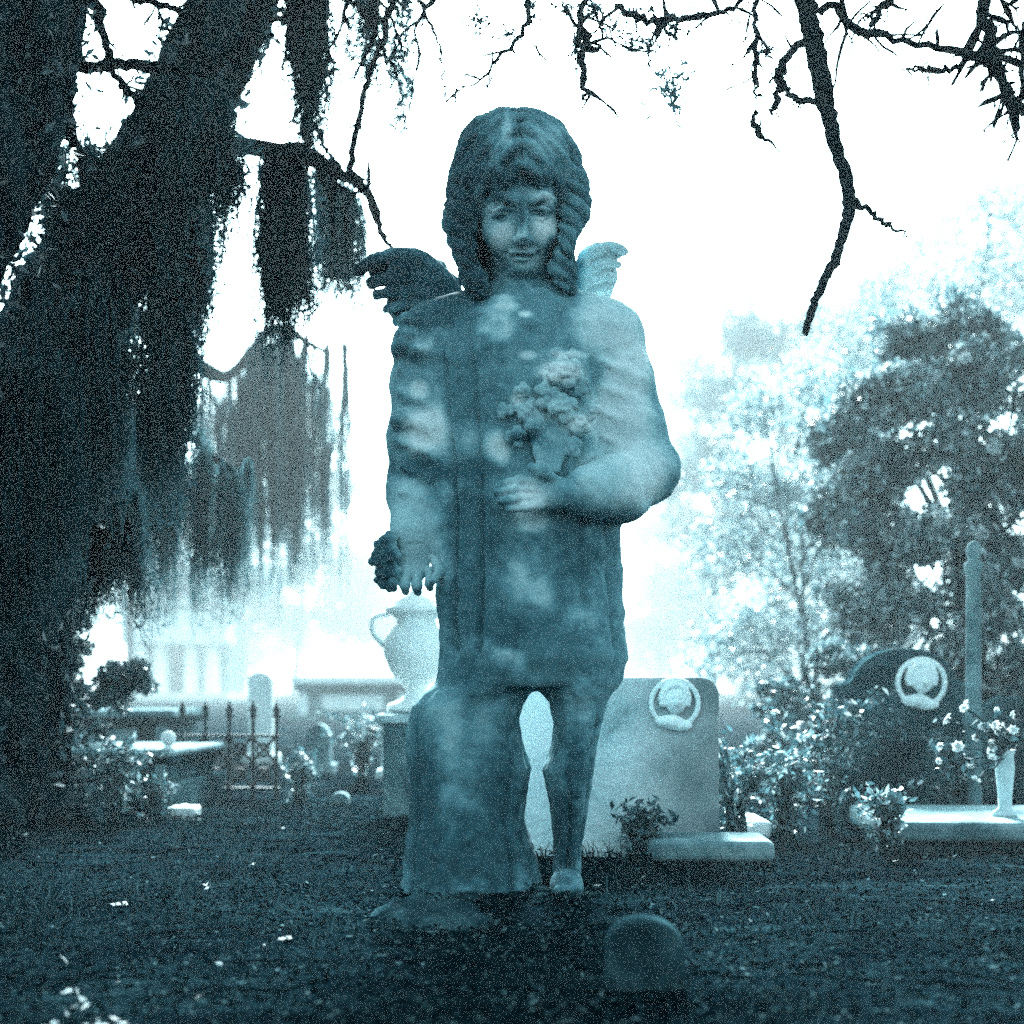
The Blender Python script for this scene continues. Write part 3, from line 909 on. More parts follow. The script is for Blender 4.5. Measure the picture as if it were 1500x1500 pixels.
branch(oak, [(400, -20, 14), (385, 60, 6), (340, 110, 4), (320, 150, 3)], TY + .3, twigs=14, tl=.22, seed=8)
# boughs that carry the moss curtains
for k, (pts, Yb) in enumerate((
        ([(40, 660, 26), (90, 640, 14, 1.0), (130, 625, 11, 1.5), (190, 606, 9, 1.5), (270, 636, 7, 1.5), (345, 698, 4, 1.5)], 4.3),
        ([(90, 500, 30), (200, 470, 22, 2.6), (330, 552, 10, 7.7), (400, 484, 8, 7.7), (475, 515, 4, 7.7)], 4.3),
        ([(120, 440, 22), (160, 405, 11), (225, 388, 8), (272, 396, 4)], 4.2),
        ([(230, 250, 20), (262, 262, 8, .1), (318, 268, 4, .1)], 4.3),
        ([(30, 710, 24), (90, 694, 10, .3), (190, 716, 5, .3)], 4.3))):
    branch(oak, pts, Yb, twigs=4, tl=.15, seed=60 + k)
# leafy ivy on the trunk
mb = MB()
i = rng.integers(8, 62, 5200)
d = rng.normal(0, 1, (5200, 3)); d /= np.linalg.norm(d, axis=1, keepdims=True)
P = tr[i, :3] + d * tr[i, 3:4] * (1.0 + rng.random((5200, 1)) * .35) + rng.normal(0, .02, (5200, 3))
leaves(mb, P, .020, rng, lo=0, hi=.8, power=1.6)
mb.build('ivy', M['leaf'], oak)
# wide crown added overhead, out of view, to shade everything near
rgc = np.random.default_rng(17)
crown_top = np.array(pr(600, -500, TY, 0)[:3])
cc, cr_ = [], []
mb = MB()
for k in range(115):
    Yc = rgc.uniform(-4.5, 10.5)
    xc = rgc.uniform(-6.0, 6.0)
    r_ = rgc.uniform(.75, 1.25)
    zc = .418 + .485 * max(Yc + r_ * .3, 4.5) + r_ * 1.0 + rgc.uniform(.1, 2.2)
    cc.append((xc, Yc, zc)); cr_.append(r_)
for k in range(14):
    e = np.array(cc[k * 5]); m_ = (crown_top + e) / 2 + np.array((0, 0, .5))
    limb(mb, [(*crown_top, .09), (*m_, .06), (*e, .02)], 16, 8, .1, rgc, .01)
mb.build('limb', M['bark'], oak)
mb = MB()
sub = blob_points(cc, cr_, 1800, rgc, .5, (1, 1, .7))
P = blob_points(sub, np.full(1800, .34), SHADE_LEAVES, rgc, .5)
P = P[(P[:, 2] > .418 + .50 * P[:, 1] + .12)]
leaves(mb, P, .036, rgc, hi=.8)
mb.build('crown', M['leaf'], oak)  # leaves added to keep sun and sky off the near haze

# --- black trunk in the top left corner
BY = 3.5
blk = empty('oak_tree', at(-330, gy(BY), BY), 'black tree trunk filling the top left corner', 'tree')
mb = MB()
C = limb(mb, [pr(-340, 1270, BY, 150), pr(-300, 1000, BY, 105), pr(-200, 700, BY, 90), pr(-110, 450, BY, 82), pr(-5, 230, BY, 78), pr(42, 60, BY, 76), pr(75, -160, BY, 70), pr(110, -420, BY, 55)], 60, 22, .06, rng)
mb.build('trunk', M['bark'], blk)
branch(blk, [(70, 95, 20), (130, 99, 9), (180, 94, 8), (250, 99, 7), (300, 110, 5)], BY + .05, twigs=5, tl=.14, seed=21)
branch(blk, [(120, -30, 16), (150, 40, 7), (165, 110, 5), (190, 135, 5), (204, 155, 4)], BY + .1, twigs=12, tl=.16, seed=22)
branch(blk, [(110, -60, 14), (180, -10, 6), (240, 8, 5), (290, 25, 4)], BY + .15, twigs=14, tl=.16, seed=23)
branch(blk, [(90, 150, 18), (110, 210, 6), (125, 270, 4), (130, 330, 3)], BY + .1, twigs=12, tl=.15, seed=24)
mb = MB()
i = rng.integers(14, 55, 2600)
d = rng.normal(0, 1, (2600, 3)); d /= np.linalg.norm(d, axis=1, keepdims=True)
P = C[i, :3] + d * C[i, 3:4] * (1.0 + rng.random((2600, 1)) * .55) + rng.normal(0, .02, (2600, 3))
leaves(mb, P, .016, rng, lo=0, hi=.6, power=1.8)
mb.build('ivy', M['leaf'], blk)

# --- moss
def ml(pts, Y): return [at(x, y, Y) for x, y in pts]
mossdefs = [
    ('broad black moss curtain with a ragged fringe at the far left edge', ml([(-90, 520), (0, 560), (70, 540)], 3.9), 1700, .04, 'moss', at(0, 915, 3.9)[2], .0035, 0, .6),
    ('dark moss curtain hanging down the middle of the leaning trunk', ml([(80, 470), (130, 430), (160, 390)], 4.15), 800, .035, 'moss', at(0, 740, 4.15)[2], .0035, 0, .7),
    ('narrow dark moss column between two bright gaps', ml([(236, 400), (252, 380), (268, 400)], 4.2), 800, .012, 'moss', at(0, 700, 4.2)[2], .0032, 0, .6),
    ('short dark moss hanging left of the tall white gap', ml([(255, 280), (310, 272)], 4.4), 620, .014, 'moss', at(0, 485, 4.4)[2], .0032, 0, .7),
    ('dark moss column hanging below the short horizontal limb', ml([(398, 230), (440, 236)], 4.45), 1000, .014, 'moss', at(0, 495, 4.45)[2], .0032, 0, .6),
    ('moss sleeve wrapping the upright hanging vine at the top', ml([(442, -60), (462, -60)], 4.4), 560, .012, 'moss', at(0, 225, 4.4)[2], .0030, .1, .8),
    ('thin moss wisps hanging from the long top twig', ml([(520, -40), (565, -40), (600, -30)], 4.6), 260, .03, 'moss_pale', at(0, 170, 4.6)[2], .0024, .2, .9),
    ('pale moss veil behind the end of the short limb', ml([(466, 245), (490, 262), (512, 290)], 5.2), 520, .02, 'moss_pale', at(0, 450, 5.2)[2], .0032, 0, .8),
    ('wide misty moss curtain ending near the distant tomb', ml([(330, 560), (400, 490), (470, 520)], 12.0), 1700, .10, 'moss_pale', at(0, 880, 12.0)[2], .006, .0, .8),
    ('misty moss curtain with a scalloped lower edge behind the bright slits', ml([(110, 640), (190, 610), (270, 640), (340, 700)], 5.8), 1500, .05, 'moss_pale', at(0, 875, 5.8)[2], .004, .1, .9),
    ('dark low moss curtain beside the trunk, ending in a straight fringe above the dark tomb', ml([(60, 700), (120, 690), (185, 720)], 4.6), 1100, .03, 'moss', at(0, 912, 4.6)[2], .0035, .1, .9),
    ('thin dark moss streak between the bright slits', ml([(150, 470), (165, 460)], 4.5), 420, .012, 'moss', at(0, 760, 4.5)[2], .003, .1, .8),
    ('moss fringe in the crook of the black trunk and the leaning trunk', ml([(90, 200), (130, 230), (160, 240)], 4.1), 500, .03, 'moss', at(0, 380, 4.1)[2], .0028, .0, .7),
    ('moss veil over the upper leaning trunk', ml([(300, 130), (330, 150), (270, 230)], 4.05), 500, .03, 'moss', at(0, 330, 4.05)[2], .0028, .1, .9),
]
for k, (lab, pts, n, sp, mm, end, wd, lo_, hi_) in enumerate(mossdefs):
    moss_clump('hanging_moss', lab, pts, n, .3, .6, sp, mm, seed=100 + k, wid=wd, at_end=end, lo=lo_, hi=hi_)

# --- bare tree on the right: trunk outside the picture, limbs drooping in from above
RY = 3.4
bare = empty('bare_tree', at(2050, gy(RY + .6), RY + .6), 'bare knobbly tree whose crooked branches hang in from the top right', 'tree')
rg = np.random.default_rng(31)
mb = MB()
limb(mb, [pr(2050, 1270, RY + .6, 120), pr(2040, 800, RY + .5, 95), pr(1980, 200, RY + .4, 85), pr(1900, -200, RY + .3, 75), pr(1700, -420, RY + .2, 60), pr(1420, -470, RY + .1, 46), pr(1150, -420, RY + .1, 34), pr(900, -360, RY + .3, 24), pr(700, -330, RY + .4, 14)], 70, 18, .07, rg)
mb.build('trunk', M['bark'], bare)
branch(bare, [(1140, -420, 30), (1165, -150, 20), (1178, -10, 16), (1192, 60, 15), (1210, 150, 13), (1226, 220, 10), (1244, 292, 10), (1230, 360, 8), (1205, 415, 7), (1190, 450, 6), (1178, 490, 5)], RY, n=90, seg=10, twigs=0, seed=41, jit=.0015, rough=.16)
branch(bare, [(1194, 52, 7), (1160, 75, 6), (1142, 105, 7), (1145, 125, 6), (1165, 145, 5), (1196, 149, 5)], RY, twigs=5, tl=.09, seed=42)
branch(bare, [(1146, 118, 6), (1140, 140, 5), (1135, 155, 4), (1132, 168, 2)], RY, twigs=2, tl=.05, seed=43)
branch(bare, [(1244, 292, 7), (1262, 302, 5), (1295, 325, 3.5), (1330, 346, 1.5)], RY, seed=44)
branch(bare, [(1200, 20, 6), (1222, 5, 6), (1245, 35, 6), (1270, 48, 6), (1300, 55, 5), (1360, 68, 5), (1420, 78, 6), (1500, 92, 6), (1560, 100, 6)], RY, twigs=14, tl=.16, seed=45)
branch(bare, [(1460, -420, 20), (1445, -100, 12), (1440, 10, 10), (1450, 60, 10), (1462, 100, 9), (1475, 135, 7), (1500, 170, 5)], RY, twigs=26, tl=.16, seed=46, knob=.8)
branch(bare, [(1440, 70, 6), (1400, 100, 4), (1365, 103, 5), (1340, 100, 2.5), (1312, 104, 1)], RY, twigs=4, tl=.06, seed=47)
branch(bare, [(1420, -420, 14), (1350, -80, 7), (1295, 10, 5), (1275, 40, 4)], RY, twigs=12, tl=.15, seed=48)
branch(bare, [(1100, -410, 12), (1108, -60, 5), (1106, 20, 4), (1107, 80, 4), (1108, 120, 3), (1108, 170, 1)], RY, twigs=16, tl=.12, seed=49, knob=.8)
branch(bare, [(1107, -20, 4), (1060, 18, 4), (1000, 25, 5), (950, 30, 6), (900, 10, 5)], RY + .1, twigs=18, tl=.14, seed=50, knob=.8)
branch(bare, [(900, -360, 14), (870, -60, 6), (850, 30, 5), (852, 80, 6), (857, 130, 4), (856, 148, 1)], RY + .1, twigs=14, tl=.14, seed=51, knob=.8)
branch(bare, [(760, -330, 10), (775, -40, 5), (770, 40, 4), (740, 75, 3), (700, 120, 2), (670, 130, 1)], RY + .1, twigs=16, tl=.18, seed=52)
branch(bare, [(1500, -450, 12), (1520, -20, 6), (1500, 40, 5), (1495, 130, 4), (1498, 165, 2)], RY, twigs=14, tl=.14, seed=53, knob=.8)
branch(bare, [(1108, 164, 3), (1104, 178, 4), (1112, 194, 5), (1125, 208, 2.5), (1160, 228, 1), (1198, 234, 1)], RY, seed=54)
# lichen tufts on the top twigs
mb = MB()
cs = [at(x, y, RY + .1) for x, y in ((870, 15), (900, 40), (930, 20), (845, 70), (780, 10), (985, 40), (830, 10), (1120, 75), (1145, 115), (700, 30), (745, 50), (950, 70), (925, 60))]
P = blob_points(cs, [.045] * len(cs), 2600, rg, .7)
leaves(mb, P, .006, rg, lo=.1, hi=.8)
mb.build('lichen', M['moss'], bare)
moss_clump('moss_tuft', 'tiny lone moss tuft hanging in the white sky right of the head', [at(984, 118, RY), at(986, 119, RY)], 26, .05, .10, .001, 'moss_pale', seed=77, wid=.0015, group=None, curl=.002)

# --- shrubs and trees on the right
def tree(name, label, cat, px, Y, trunk, clusters, nleaf, lsize, m, seed, r0=.05, fill=.36, bl=0, blsize=.03, group=None, hi=1.0, lo=0.0, bark='bark_pale', power=1.5, sq=(1, 1, .8)):
    rg = np.random.default_rng(seed)
    base = on_ground(px, Y)
    o = empty(name, base, label, cat, group)
    mb = MB()
    pts = [(base[0], base[1], base[2] - .05, r0)]
    for i, (x, y) in enumerate(trunk):
        p = at(x, y, Y)
        pts.append((p[0], p[1], p[2], r0 * (1 - .75 * (i + 1) / len(trunk))))
    C = limb(mb, pts, 24, 9, .1, rg, .01)
    cs = np.array([at(x, y, Y + dy + (rg.uniform(-1, 1) * r_ * Y / FPX if Y > 12 else 0)) for x, y, r_, dy in clusters])
    rs = np.array([r_ * Y / FPX for x, y, r_, dy in clusters])
    for c in cs:
        j = rg.integers(6, 24)
        mid = (C[j, :3] + c) / 2 + rg.normal(0, .012 * Y, 3)
        limb(mb, [(*C[j, :3], C[j, 3] * .6), (*mid, C[j, 3] * .4), (*c, .0008 * Y)], 12, 6, .1, rg)
    mb.build('trunk', M[bark], o)
    mb = MB()
    # sub-clusters give uneven light and dark clumps
    sub = blob_points(cs, rs, len(cs) * 14, rg, .45, sq)
    P = blob_points(sub, np.repeat(rs.mean() * fill, len(sub)), nleaf, rg, .55, sq)
    P = P[P[:, 2] > .02]
    leaves(mb, P, lsize, rg, lo=lo, hi=hi, power=power)
    mb.build('crown', M[m], o)
    for k in range(bl):
        c = sub[rg.integers(0, len(sub))] + np.array((rg.normal(0, .012 * Y), -rs.mean() * .25, rg.normal(0, .012 * Y)))
        fb = MB()
        flower(fb, c, blsize * rg.uniform(.7, 1.3), rg)
        fb.build('blossom', M['petal'], o)
    return o

def flower(mb, c, r, rg):
    """small rosette of cupped petals"""
    fr = rotz(rg.uniform(-1.2, 1.2)) @ rotx(rg.uniform(-1.0, .6))
    for ring, (rr, n) in enumerate(((1, 7), (.6, 5), (.3, 3))):
        for k in range(n):
            a = k / n * 6.283 + ring * .5 + rg.random() * .3
            d = np.array((math.cos(a), -.35 - .4 * ring + rg.normal(0, .15), math.sin(a)))
            e = np.array((-math.sin(a), 0, math.cos(a)))
            p0 = c
            p1 = c + d * r * rr * .55 + e * r * rr * .42
            p2 = c + d * r * rr + np.array((0, -.12 * r, 0))
            p3 = c + d * r * rr * .55 - e * r * rr * .42
            mb.add([c + fr @ (p - c) for p in (p0, p1, p2, p3)], [(0, 1, 2, 3)])

tree('flowering_shrub', 'tall dark evergreen shrub with white blossoms at the right edge, in front of the others', 'shrub', 1420, 6.5, [(1420, 1000), (1410, 800), (1400, 640)],
     [(1230, 640, 50, .6), (1210, 760, 50, .6), (1330, 500, 55, .5), (1430, 480, 60, .4), (1280, 600, 60, .1), (1390, 570, 75, 0), (1490, 560, 90, .1), (1320, 690, 80, .2), (1440, 670, 90, -.1), (1540, 700, 90, 0), (1290, 790, 80, .2), (1390, 800, 90, 0), (1490, 830, 100, -.1), (1420, 920, 90, 0), (1520, 960, 90, .1), (1290, 900, 80, .1), (1350, 1010, 80, .3), (1460, 1050, 90, .3), (1540, 1100, 80, .2)],
     66000, .022, 'leaf_glint', 201, .05, fill=.5, bl=46, blsize=.034, hi=1.0, power=1.25)
tree('leafy_tree', 'feathery pale tree rising into the white sky behind the right shrub', 'tree', 1450, 40.0, [(1440, 900), (1430, 700), (1420, 500)],
     [(1250, 500, 80, 0), (1300, 440, 80, .2), (1380, 390, 80, .2), (1470, 320, 80, 0), (1540, 270, 80, .3), (1420, 470, 100, -.2), (1500, 430, 100, 0), (1360, 520, 90, .2), (1560, 380, 100, 0)],
     44000, .065, 'leaf_pale', 202, .2, fill=.6, power=1.0)
tree('leafy_tree', 'thin airy tree with sparse small leaves against the white sky at the upper right', 'tree', 1400, 12.0, [(1400, 900), (1395, 700), (1410, 480)],
     [(1230, 520, 70, 0), (1290, 440, 80, .4), (1370, 380, 80, .2), (1450, 310, 80, 0), (1530, 250, 80, .3), (1400, 460, 90, -.2), (1490, 400, 100, 0), (1330, 520, 80, .2), (1550, 360, 90, 0), (1170, 600, 60, .2), (1240, 640, 70, 0)],
     15000, .022, 'leaf_glint', 212, .05, fill=.75, hi=1.0, power=.8)
tree('flowering_shrub', 'airy sparse shrub spreading between the statue elbow and the tall dark shrub', 'shrub', 1180, 9.0, [(1180, 1000), (1175, 850), (1170, 640)],
     [(1120, 600, 60, 0), (1190, 560, 60, .2), (1240, 650, 60, 0), (1090, 700, 60, .2), (1170, 710, 70, 0), (1240, 770, 70, .2), (1080, 800, 60, 0), (1160, 820, 70, .2), (1230, 880, 70, 0), (1100, 900, 60, .2), (1180, 940, 70, 0), (1050, 960, 50, 0), (1130, 1000, 60, 0)],
     15000, .020, 'leaf_glint', 213, .03, fill=.75, bl=22, blsize=.04, hi=1.0, power=.7)
tree('flowering_shrub', 'misty grey flowering shrub with a slender dark stem right of the statue', 'shrub', 1150, 38.0, [(1148, 900), (1140, 640), (1145, 480)],
     [(1090, 500, 60, 0), (1180, 500, 70, .2), (1050, 580, 70, .2), (1130, 610, 90, .3), (1220, 600, 90, 0), (1040, 690, 80, .1), (1150, 720, 100, 0), (1250, 720, 90, .2), (1070, 810, 90, 0), (1190, 830, 100, .1), (1270, 850, 80, 0), (1090, 920, 90, 0), (1200, 940, 90, .1), (1290, 960, 80, 0), (1130, 1030, 80, 0), (1240, 1050, 80, 0)],
     56000, .085, 'leaf_pale', 203, .17, fill=.55, bl=34, blsize=.13, bark='bark', power=1.2)
tree('leafy_tree', 'faint wide tree almost lost in the mist right of the elbow', 'tree', 1040, 85.0, [(1040, 900), (1045, 750), (1050, 620)],
     [(1030, 560, 70, 0), (1100, 500, 60, 0), (980, 660, 60, 0), (1050, 720, 80, 0), (990, 780, 80, 0), (1110, 800, 80, 0), (960, 860, 60, 0), (1020, 900, 80, 0), (950, 950, 60, 0), (1100, 940, 80, 0)],
     26000, .19, 'leaf_pale', 204, .22, fill=.55)
tree('low_shrub', 'dark low shrub behind the medallion headstones', 'shrub', 1200, 5.6, [(1200, 1080), (1195, 980)],
     [(1160, 1030, 50, 0), (1220, 980, 50, 0), (1260, 1050, 60, 0), (1190, 1090, 60, 0), (1130, 1110, 50, 0), (1100, 1150, 40, 0)],
     12000, .014, 'leaf_glint', 205, .03, hi=.85)
# left background
tree('leafy_tree', 'pale misty tree between the moss curtains and the statue', 'tree', 430, 80.0, [(440, 900), (445, 760), (440, 620)],
     [(380, 560, 70, 0), (450, 610, 60, 0), (350, 640, 70, 0), (420, 690, 80, 0), (490, 720, 60, 0), (360, 760, 80, 0), (440, 800, 80, 0), (520, 830, 60, 0), (400, 880, 80, 0), (490, 900, 70, 0), (560, 900, 60, 0)],
     28000, .18, 'leaf_pale', 206, .24, fill=.55)
tree('leafy_tree', 'grey misty tree behind the left moss curtains', 'tree', 190, 42.0, [(190, 950), (195, 760), (190, 600)],
     [(120, 580, 70, 0), (240, 720, 70, 0), (120, 680, 80, 0), (310, 760, 70, 0), (200, 800, 80, 0), (100, 800, 90, 0), (300, 850, 80, 0), (30, 620, 90, 0), (20, 780, 90, 0), (60, 900, 90, 0)],
     30000, .095, 'leaf_pale', 207, .18, fill=.55)
tree('low_shrub', 'low dark shrub at the left edge below the moss fringe', 'shrub', 60, 5.4, [(60, 1100), (60, 1000)],
     [(0, 990, 60, 0), (80, 950, 60, 0), (130, 1030, 55, 0), (40, 1060, 60, 0), (-50, 1030, 60, 0), (180, 1000, 40, 0)],
     14000, .014, 'leaf', 208, .03, hi=.9)
for nm, x0, Yd, sd_, lab in (('leafy_tree', 640, 120.0, 209, 'farthest ghostly tree on the horizon at the left of the statue'), ('leafy_tree', 960, 115.0, 210, 'farthest ghostly tree on the horizon at the right of the statue'), ('leafy_tree', 330, 110.0, 211, 'far ghostly tree beyond the mausoleum roof')):
    rq = random.Random(sd_)
    tree(nm, lab, 'tree', x0, Yd, [(x0, 960), (x0 + 5, 900)], [(x0 + rq.uniform(-130, 130), rq.uniform(800, 985), rq.uniform(35, 60), rq.uniform(-1, 1)) for q in range(14)], 9000, .25, 'leaf_pale', sd_, .45)

# ------------------------------------------------------------------ graves
def stone_slab(name, px0, px1, ptop, Y, thick, m, label, cat='headstone', top='round', group=None, sink=.05, lean=0.0, rz=0.0, rad=.06, z0=None):
    """upright headstone with rounded shoulders"""
    x0, x1 = (px0 - 750) * Y / FPX, (px1 - 750) * Y / FPX
    cx, wdt = (x0 + x1) / 2, (x1 - x0)
    zt = CAM_H - (ptop - HOR) * Y / FPX
    zb = gpt(cx, Y) if z0 is None else z0
    h = zt - zb
    o = empty(name, (cx, Y, zb), label, cat, group, rz)
    out = []
    hw = wdt / 2
    if top == 'arch':
        ys = h - hw * .75
        for a in np.linspace(0, math.pi, 19): out.append((hw * math.cos(a), ys + hw * .75 * math.sin(a)))
    elif top == 'shoulder':
        out += [(hw, h * .80), (hw * .86, h * .80)]
        for a in np.linspace(.15, math.pi - .15, 15): out.append((hw * .80 * math.cos(a), h * .80 + h * .20 * math.sin(a)))
        out += [(-hw * .86, h * .80), (-hw, h * .80)]
    else:
        rr = min(rad, hw * .9)
        for a in np.linspace(0, math.pi / 2, 7): out.append((hw - rr + rr * math.cos(a), h - rr + rr * math.sin(a)))
        for a in np.linspace(math.pi / 2, math.pi, 7): out.append((-hw + rr + rr * math.cos(a), h - rr + rr * math.sin(a)))
    out = [(hw, -sink)] + out + [(-hw, -sink)]
    out = np.array(out)
    n = len(out)
    V = np.concatenate([np.stack([out[:, 0], np.full(n, -thick / 2), out[:, 1]], -1), np.stack([out[:, 0], np.full(n, thick / 2), out[:, 1]], -1)])
    V[:, 1] += lean * V[:, 2]
    me = bpy.data.meshes.new('slab')
    fs = [list(range(n))[::-1], list(range(n, 2 * n))] + [(i, (i + 1) % n, n + (i + 1) % n, n + i) for i in range(n)]
    fs = [tuple(f) for f in fs]
    me.from_pydata([tuple(v) for v in V], [], fs)
    me.update()
    ob = bpy.data.objects.new('slab', me); COL.objects.link(ob); ob.parent = o
    me.materials.append(M[m])
    bevel(ob, .010, 3)
    return o, h, wdt, thick

def medallion(parent, x, z, y, r, m='marble_white', seed=0):
    """round relief of a curly head inside a ring"""
    fl = Field((x - r * 1.5, y - r * .8, z - r * 1.7), (x + r * 1.5, y + r * .5, z + r * 1.5), r * .045)
    for k in range(24):
        a, b = k / 24 * 6.283, (k + 1) / 24 * 6.283
        fl.cap((x + r * math.cos(a), y, z + r * math.sin(a)), (x + r * math.cos(b), y, z + r * math.sin(b)), r * .11, r * .11, r * .05)
    fl.ell((x + .04 * r, y - .05 * r, z + .1 * r), (r * .46, r * .34, r * .56), r * .06)
    rg = np.random.default_rng(seed)
    for k in range(12):
        a = math.pi * (k / 11) * 1.25 - .4
        fl.ell((x + .52 * r * math.cos(a), y - .06 * r, z + .2 * r + .56 * r * math.sin(a)), (r * .2, r * .2, r * .17), r * .06)
    fl.ell((x + .05 * r, y - .4 * r, z + .02 * r), (r * .08, r * .12, r * .14), r * .08)
    for s in (-1, 1):
        fl.ell((x + .05 * r + s * .19 * r, y - .40 * r, z + .16 * r), (r * .1, r * .1, r * .06), r * .05, cut=True)
    fl.ell((x + .05 * r, y - .36 * r, z - .24 * r), (r * .14, r * .08, r * .03), r * .04, cut=True)
    fl.ell((x - .2 * r, y, z - .78 * r), (r * .62, r * .28, r * .3), r * .1)
    fl.ell((x + .3 * r, y, z - .95 * r), (r * .45, r * .24, r * .24), r * .1)
    V, Q = fl.mesh()
    me = mesh_from('medallion', V, [Q], np.full(len(V), .5, np.float32))
    ob = bpy.data.objects.new('medallion', me); COL.objects.link(ob); ob.parent = parent
    me.materials.append(M[m])

hs1, h_, w_, t_ = stone_slab('headstone', 752, 1050, 992, 3.58, .09, 'marble_algae', 'pale rounded marble headstone with medallion directly behind the statue legs', rad=.045)
s_ = 3.58 / FPX
medallion(hs1, (985 - 901) * s_, CAM_H - (1030 - HOR) * s_ - hs1.location.z, -.05, 34 * s_, seed=1)
hs2, h_, w_, t_ = stone_slab('headstone', 1225, 1415, 950, 4.4, .10, 'stone_dark', 'dark headstone with a white carved medallion at the right', top='shoulder')
s_ = 4.4 / FPX
medallion(hs2, (1342 - 1320) * s_, CAM_H - (1000 - HOR) * s_ - hs2.location.z, -.055, 34 * s_, seed=2)

def kerb(name, label, px0, px1, ptop, Y, depth, h, m, rz=0.0):
    x0, x1 = (px0 - 750) * Y / FPX, (px1 - 750) * Y / FPX
    zt = CAM_H - (ptop - HOR) * Y / FPX
    cx = (x0 + x1) / 2
    o = empty(name, (cx, Y + depth / 2, gpt(cx, Y)), label, 'grave slab', None, rz)
    zt -= o.location.z
    b = MB(); b.box((0, 0, zt - .025), (x1 - x0, depth, .05))
    ob = b.build('ledger', M[m], smooth=False); ob.parent = o; bevel(ob, .016, 3)
    b = MB(); b.box((0, 0, (zt - .05 - .06) / 2), (x1 - x0 - .06, depth - .06, zt - .05 + .06))
    ob = b.build('plinth', M['stone_dark'], smooth=False); ob.parent = o; bevel(ob, .008)
    return o
kerb('grave_slab', 'low pale edged grave slab in front of the medallion headstones', 953, 1138, 1232, 3.30, .22, .1, 'stone', R(-2))
kerb('grave_slab', 'long low grave slab carrying the vase of white flowers at the right edge', 1312, 1640, 1205, 3.45, .55, .1, 'stone', R(-4))
kerb('grave_slab', 'short grave slab between the two medallion headstones', 1085, 1132, 1203, 3.9, .3, .1, 'marble')

# vase of white flowers on the right slab
vY = 3.62
vb = at(1472, 1208, vY)
vz = CAM_H - (1205 - HOR) * 3.45 / FPX
vase = empty('flower_vase', (vb[0], vY, vz), 'slim pale vase of small white flowers standing on the long grave slab', 'vase')
b = MB()
b.lathe((0, 0, 0), [(.001, 0), (.030, 0), (.030, .012), (.016, .022), (.018, .06), (.024, .12), (.021, .155), (.027, .17), (.022, .168), (.001, .15)], 20)
ob = b.build('vase_body', M['marble'], smooth=True); ob.parent = vase
rg = np.random.default_rng(71)
stm = MB(); lf = MB()
for k in range(26):
    px, py = rg.normal(1425 if k % 3 else 1470, 38), rg.normal(1085, 28)
    p = at(px, py, vY + rg.normal(0, .05)) - np.array(vase.location)
    st = curve([(0, 0, .16), (p[0] * .4, p[1] * .4, .16 + (p[2] - .16) * .6), tuple(p)], 8)
    stm.tube(st, .0022, 5)
    for q in range(5):
        leaves(lf, st[rg.integers(3, 8)][None] + rg.normal(0, .012, (1, 3)), .016, rg, hi=.7)
    fb = MB(); flower(fb, p, rg.uniform(.010, .019), rg)
    ob = fb.build('flower', M['petal']); ob.parent = vase
ob = stm.build('stems', M['bark_pale']); ob.parent = vase
ob = lf.build('foliage', M['leaf']); ob.parent = vase

# pale post on the right
p = on_ground(1426, 5.0 - .9)
post = empty('stone_post', p, 'slender pale stone post with a knob top among the right shrubs', 'post')
b = MB(); b.lathe((0, 0, 0), [(.03, -.1), (.030, .0), (.024, .03), (.021, .75), (.026, .76), (.026, .78), (.014, .79), (.020, .805), (.022, .82), (.015, .838), (.001, .845)], 14)
ob = b.build('shaft', M['stone']); ob.parent = post

# made-up white urn standing in for the glare beside the hanging hand
uY = 4.6
up = on_ground(610, uY)
urn = empty('glare_urn', up, 'made-up white urn standing in for the bright gap left of the statue skirt', 'urn')
s_ = uY / FPX
def zz(py): return CAM_H - (py - HOR) * s_ - up[2]
b = MB()
prof = [(.001, 1042), (.095, 1042), (.098, 1036), (.090, 1031), (.050, 1024), (.034, 1014), (.036, 1008), (.060, 998), (.088, 982), (.104, 960), (.107, 944), (.098, 930), (.076, 920), (.064, 914), (.064, 908), (.080, 902), (.098, 897), (.100, 892), (.088, 889), (.080, 884), (.060, 875), (.036, 869), (.018, 866), (.014, 861), (.024, 855), (.024, 849), (.012, 844), (.001, 842)]
b.lathe((0, 0, 0), [(r_, zz(p_)) for r_, p_ in prof], 32)
for sx in (-1, 1):
    b.tube(curve([(sx * .09, 0, zz(900)), (sx * .135, 0, zz(905)), (sx * .14, 0, zz(925)), (sx * .105, 0, zz(946))], 14), .010, 8)
ob = b.build('urn_body', M['marble_white']); ob.parent = urn
b = MB(); b.box((0, 0, (zz(1042) - .06) / 2), (.20, .20, zz(1042) + .06)); ob = b.build('pedestal', M['stone'], smooth=False); ob.parent = urn; bevel(ob, .01)
b = MB(); b.box((0, 0, zz(1052)), (.25, .25, .03)); ob = b.build('cornice', M['marble'], smooth=False); ob.parent = urn; bevel(ob, .01)

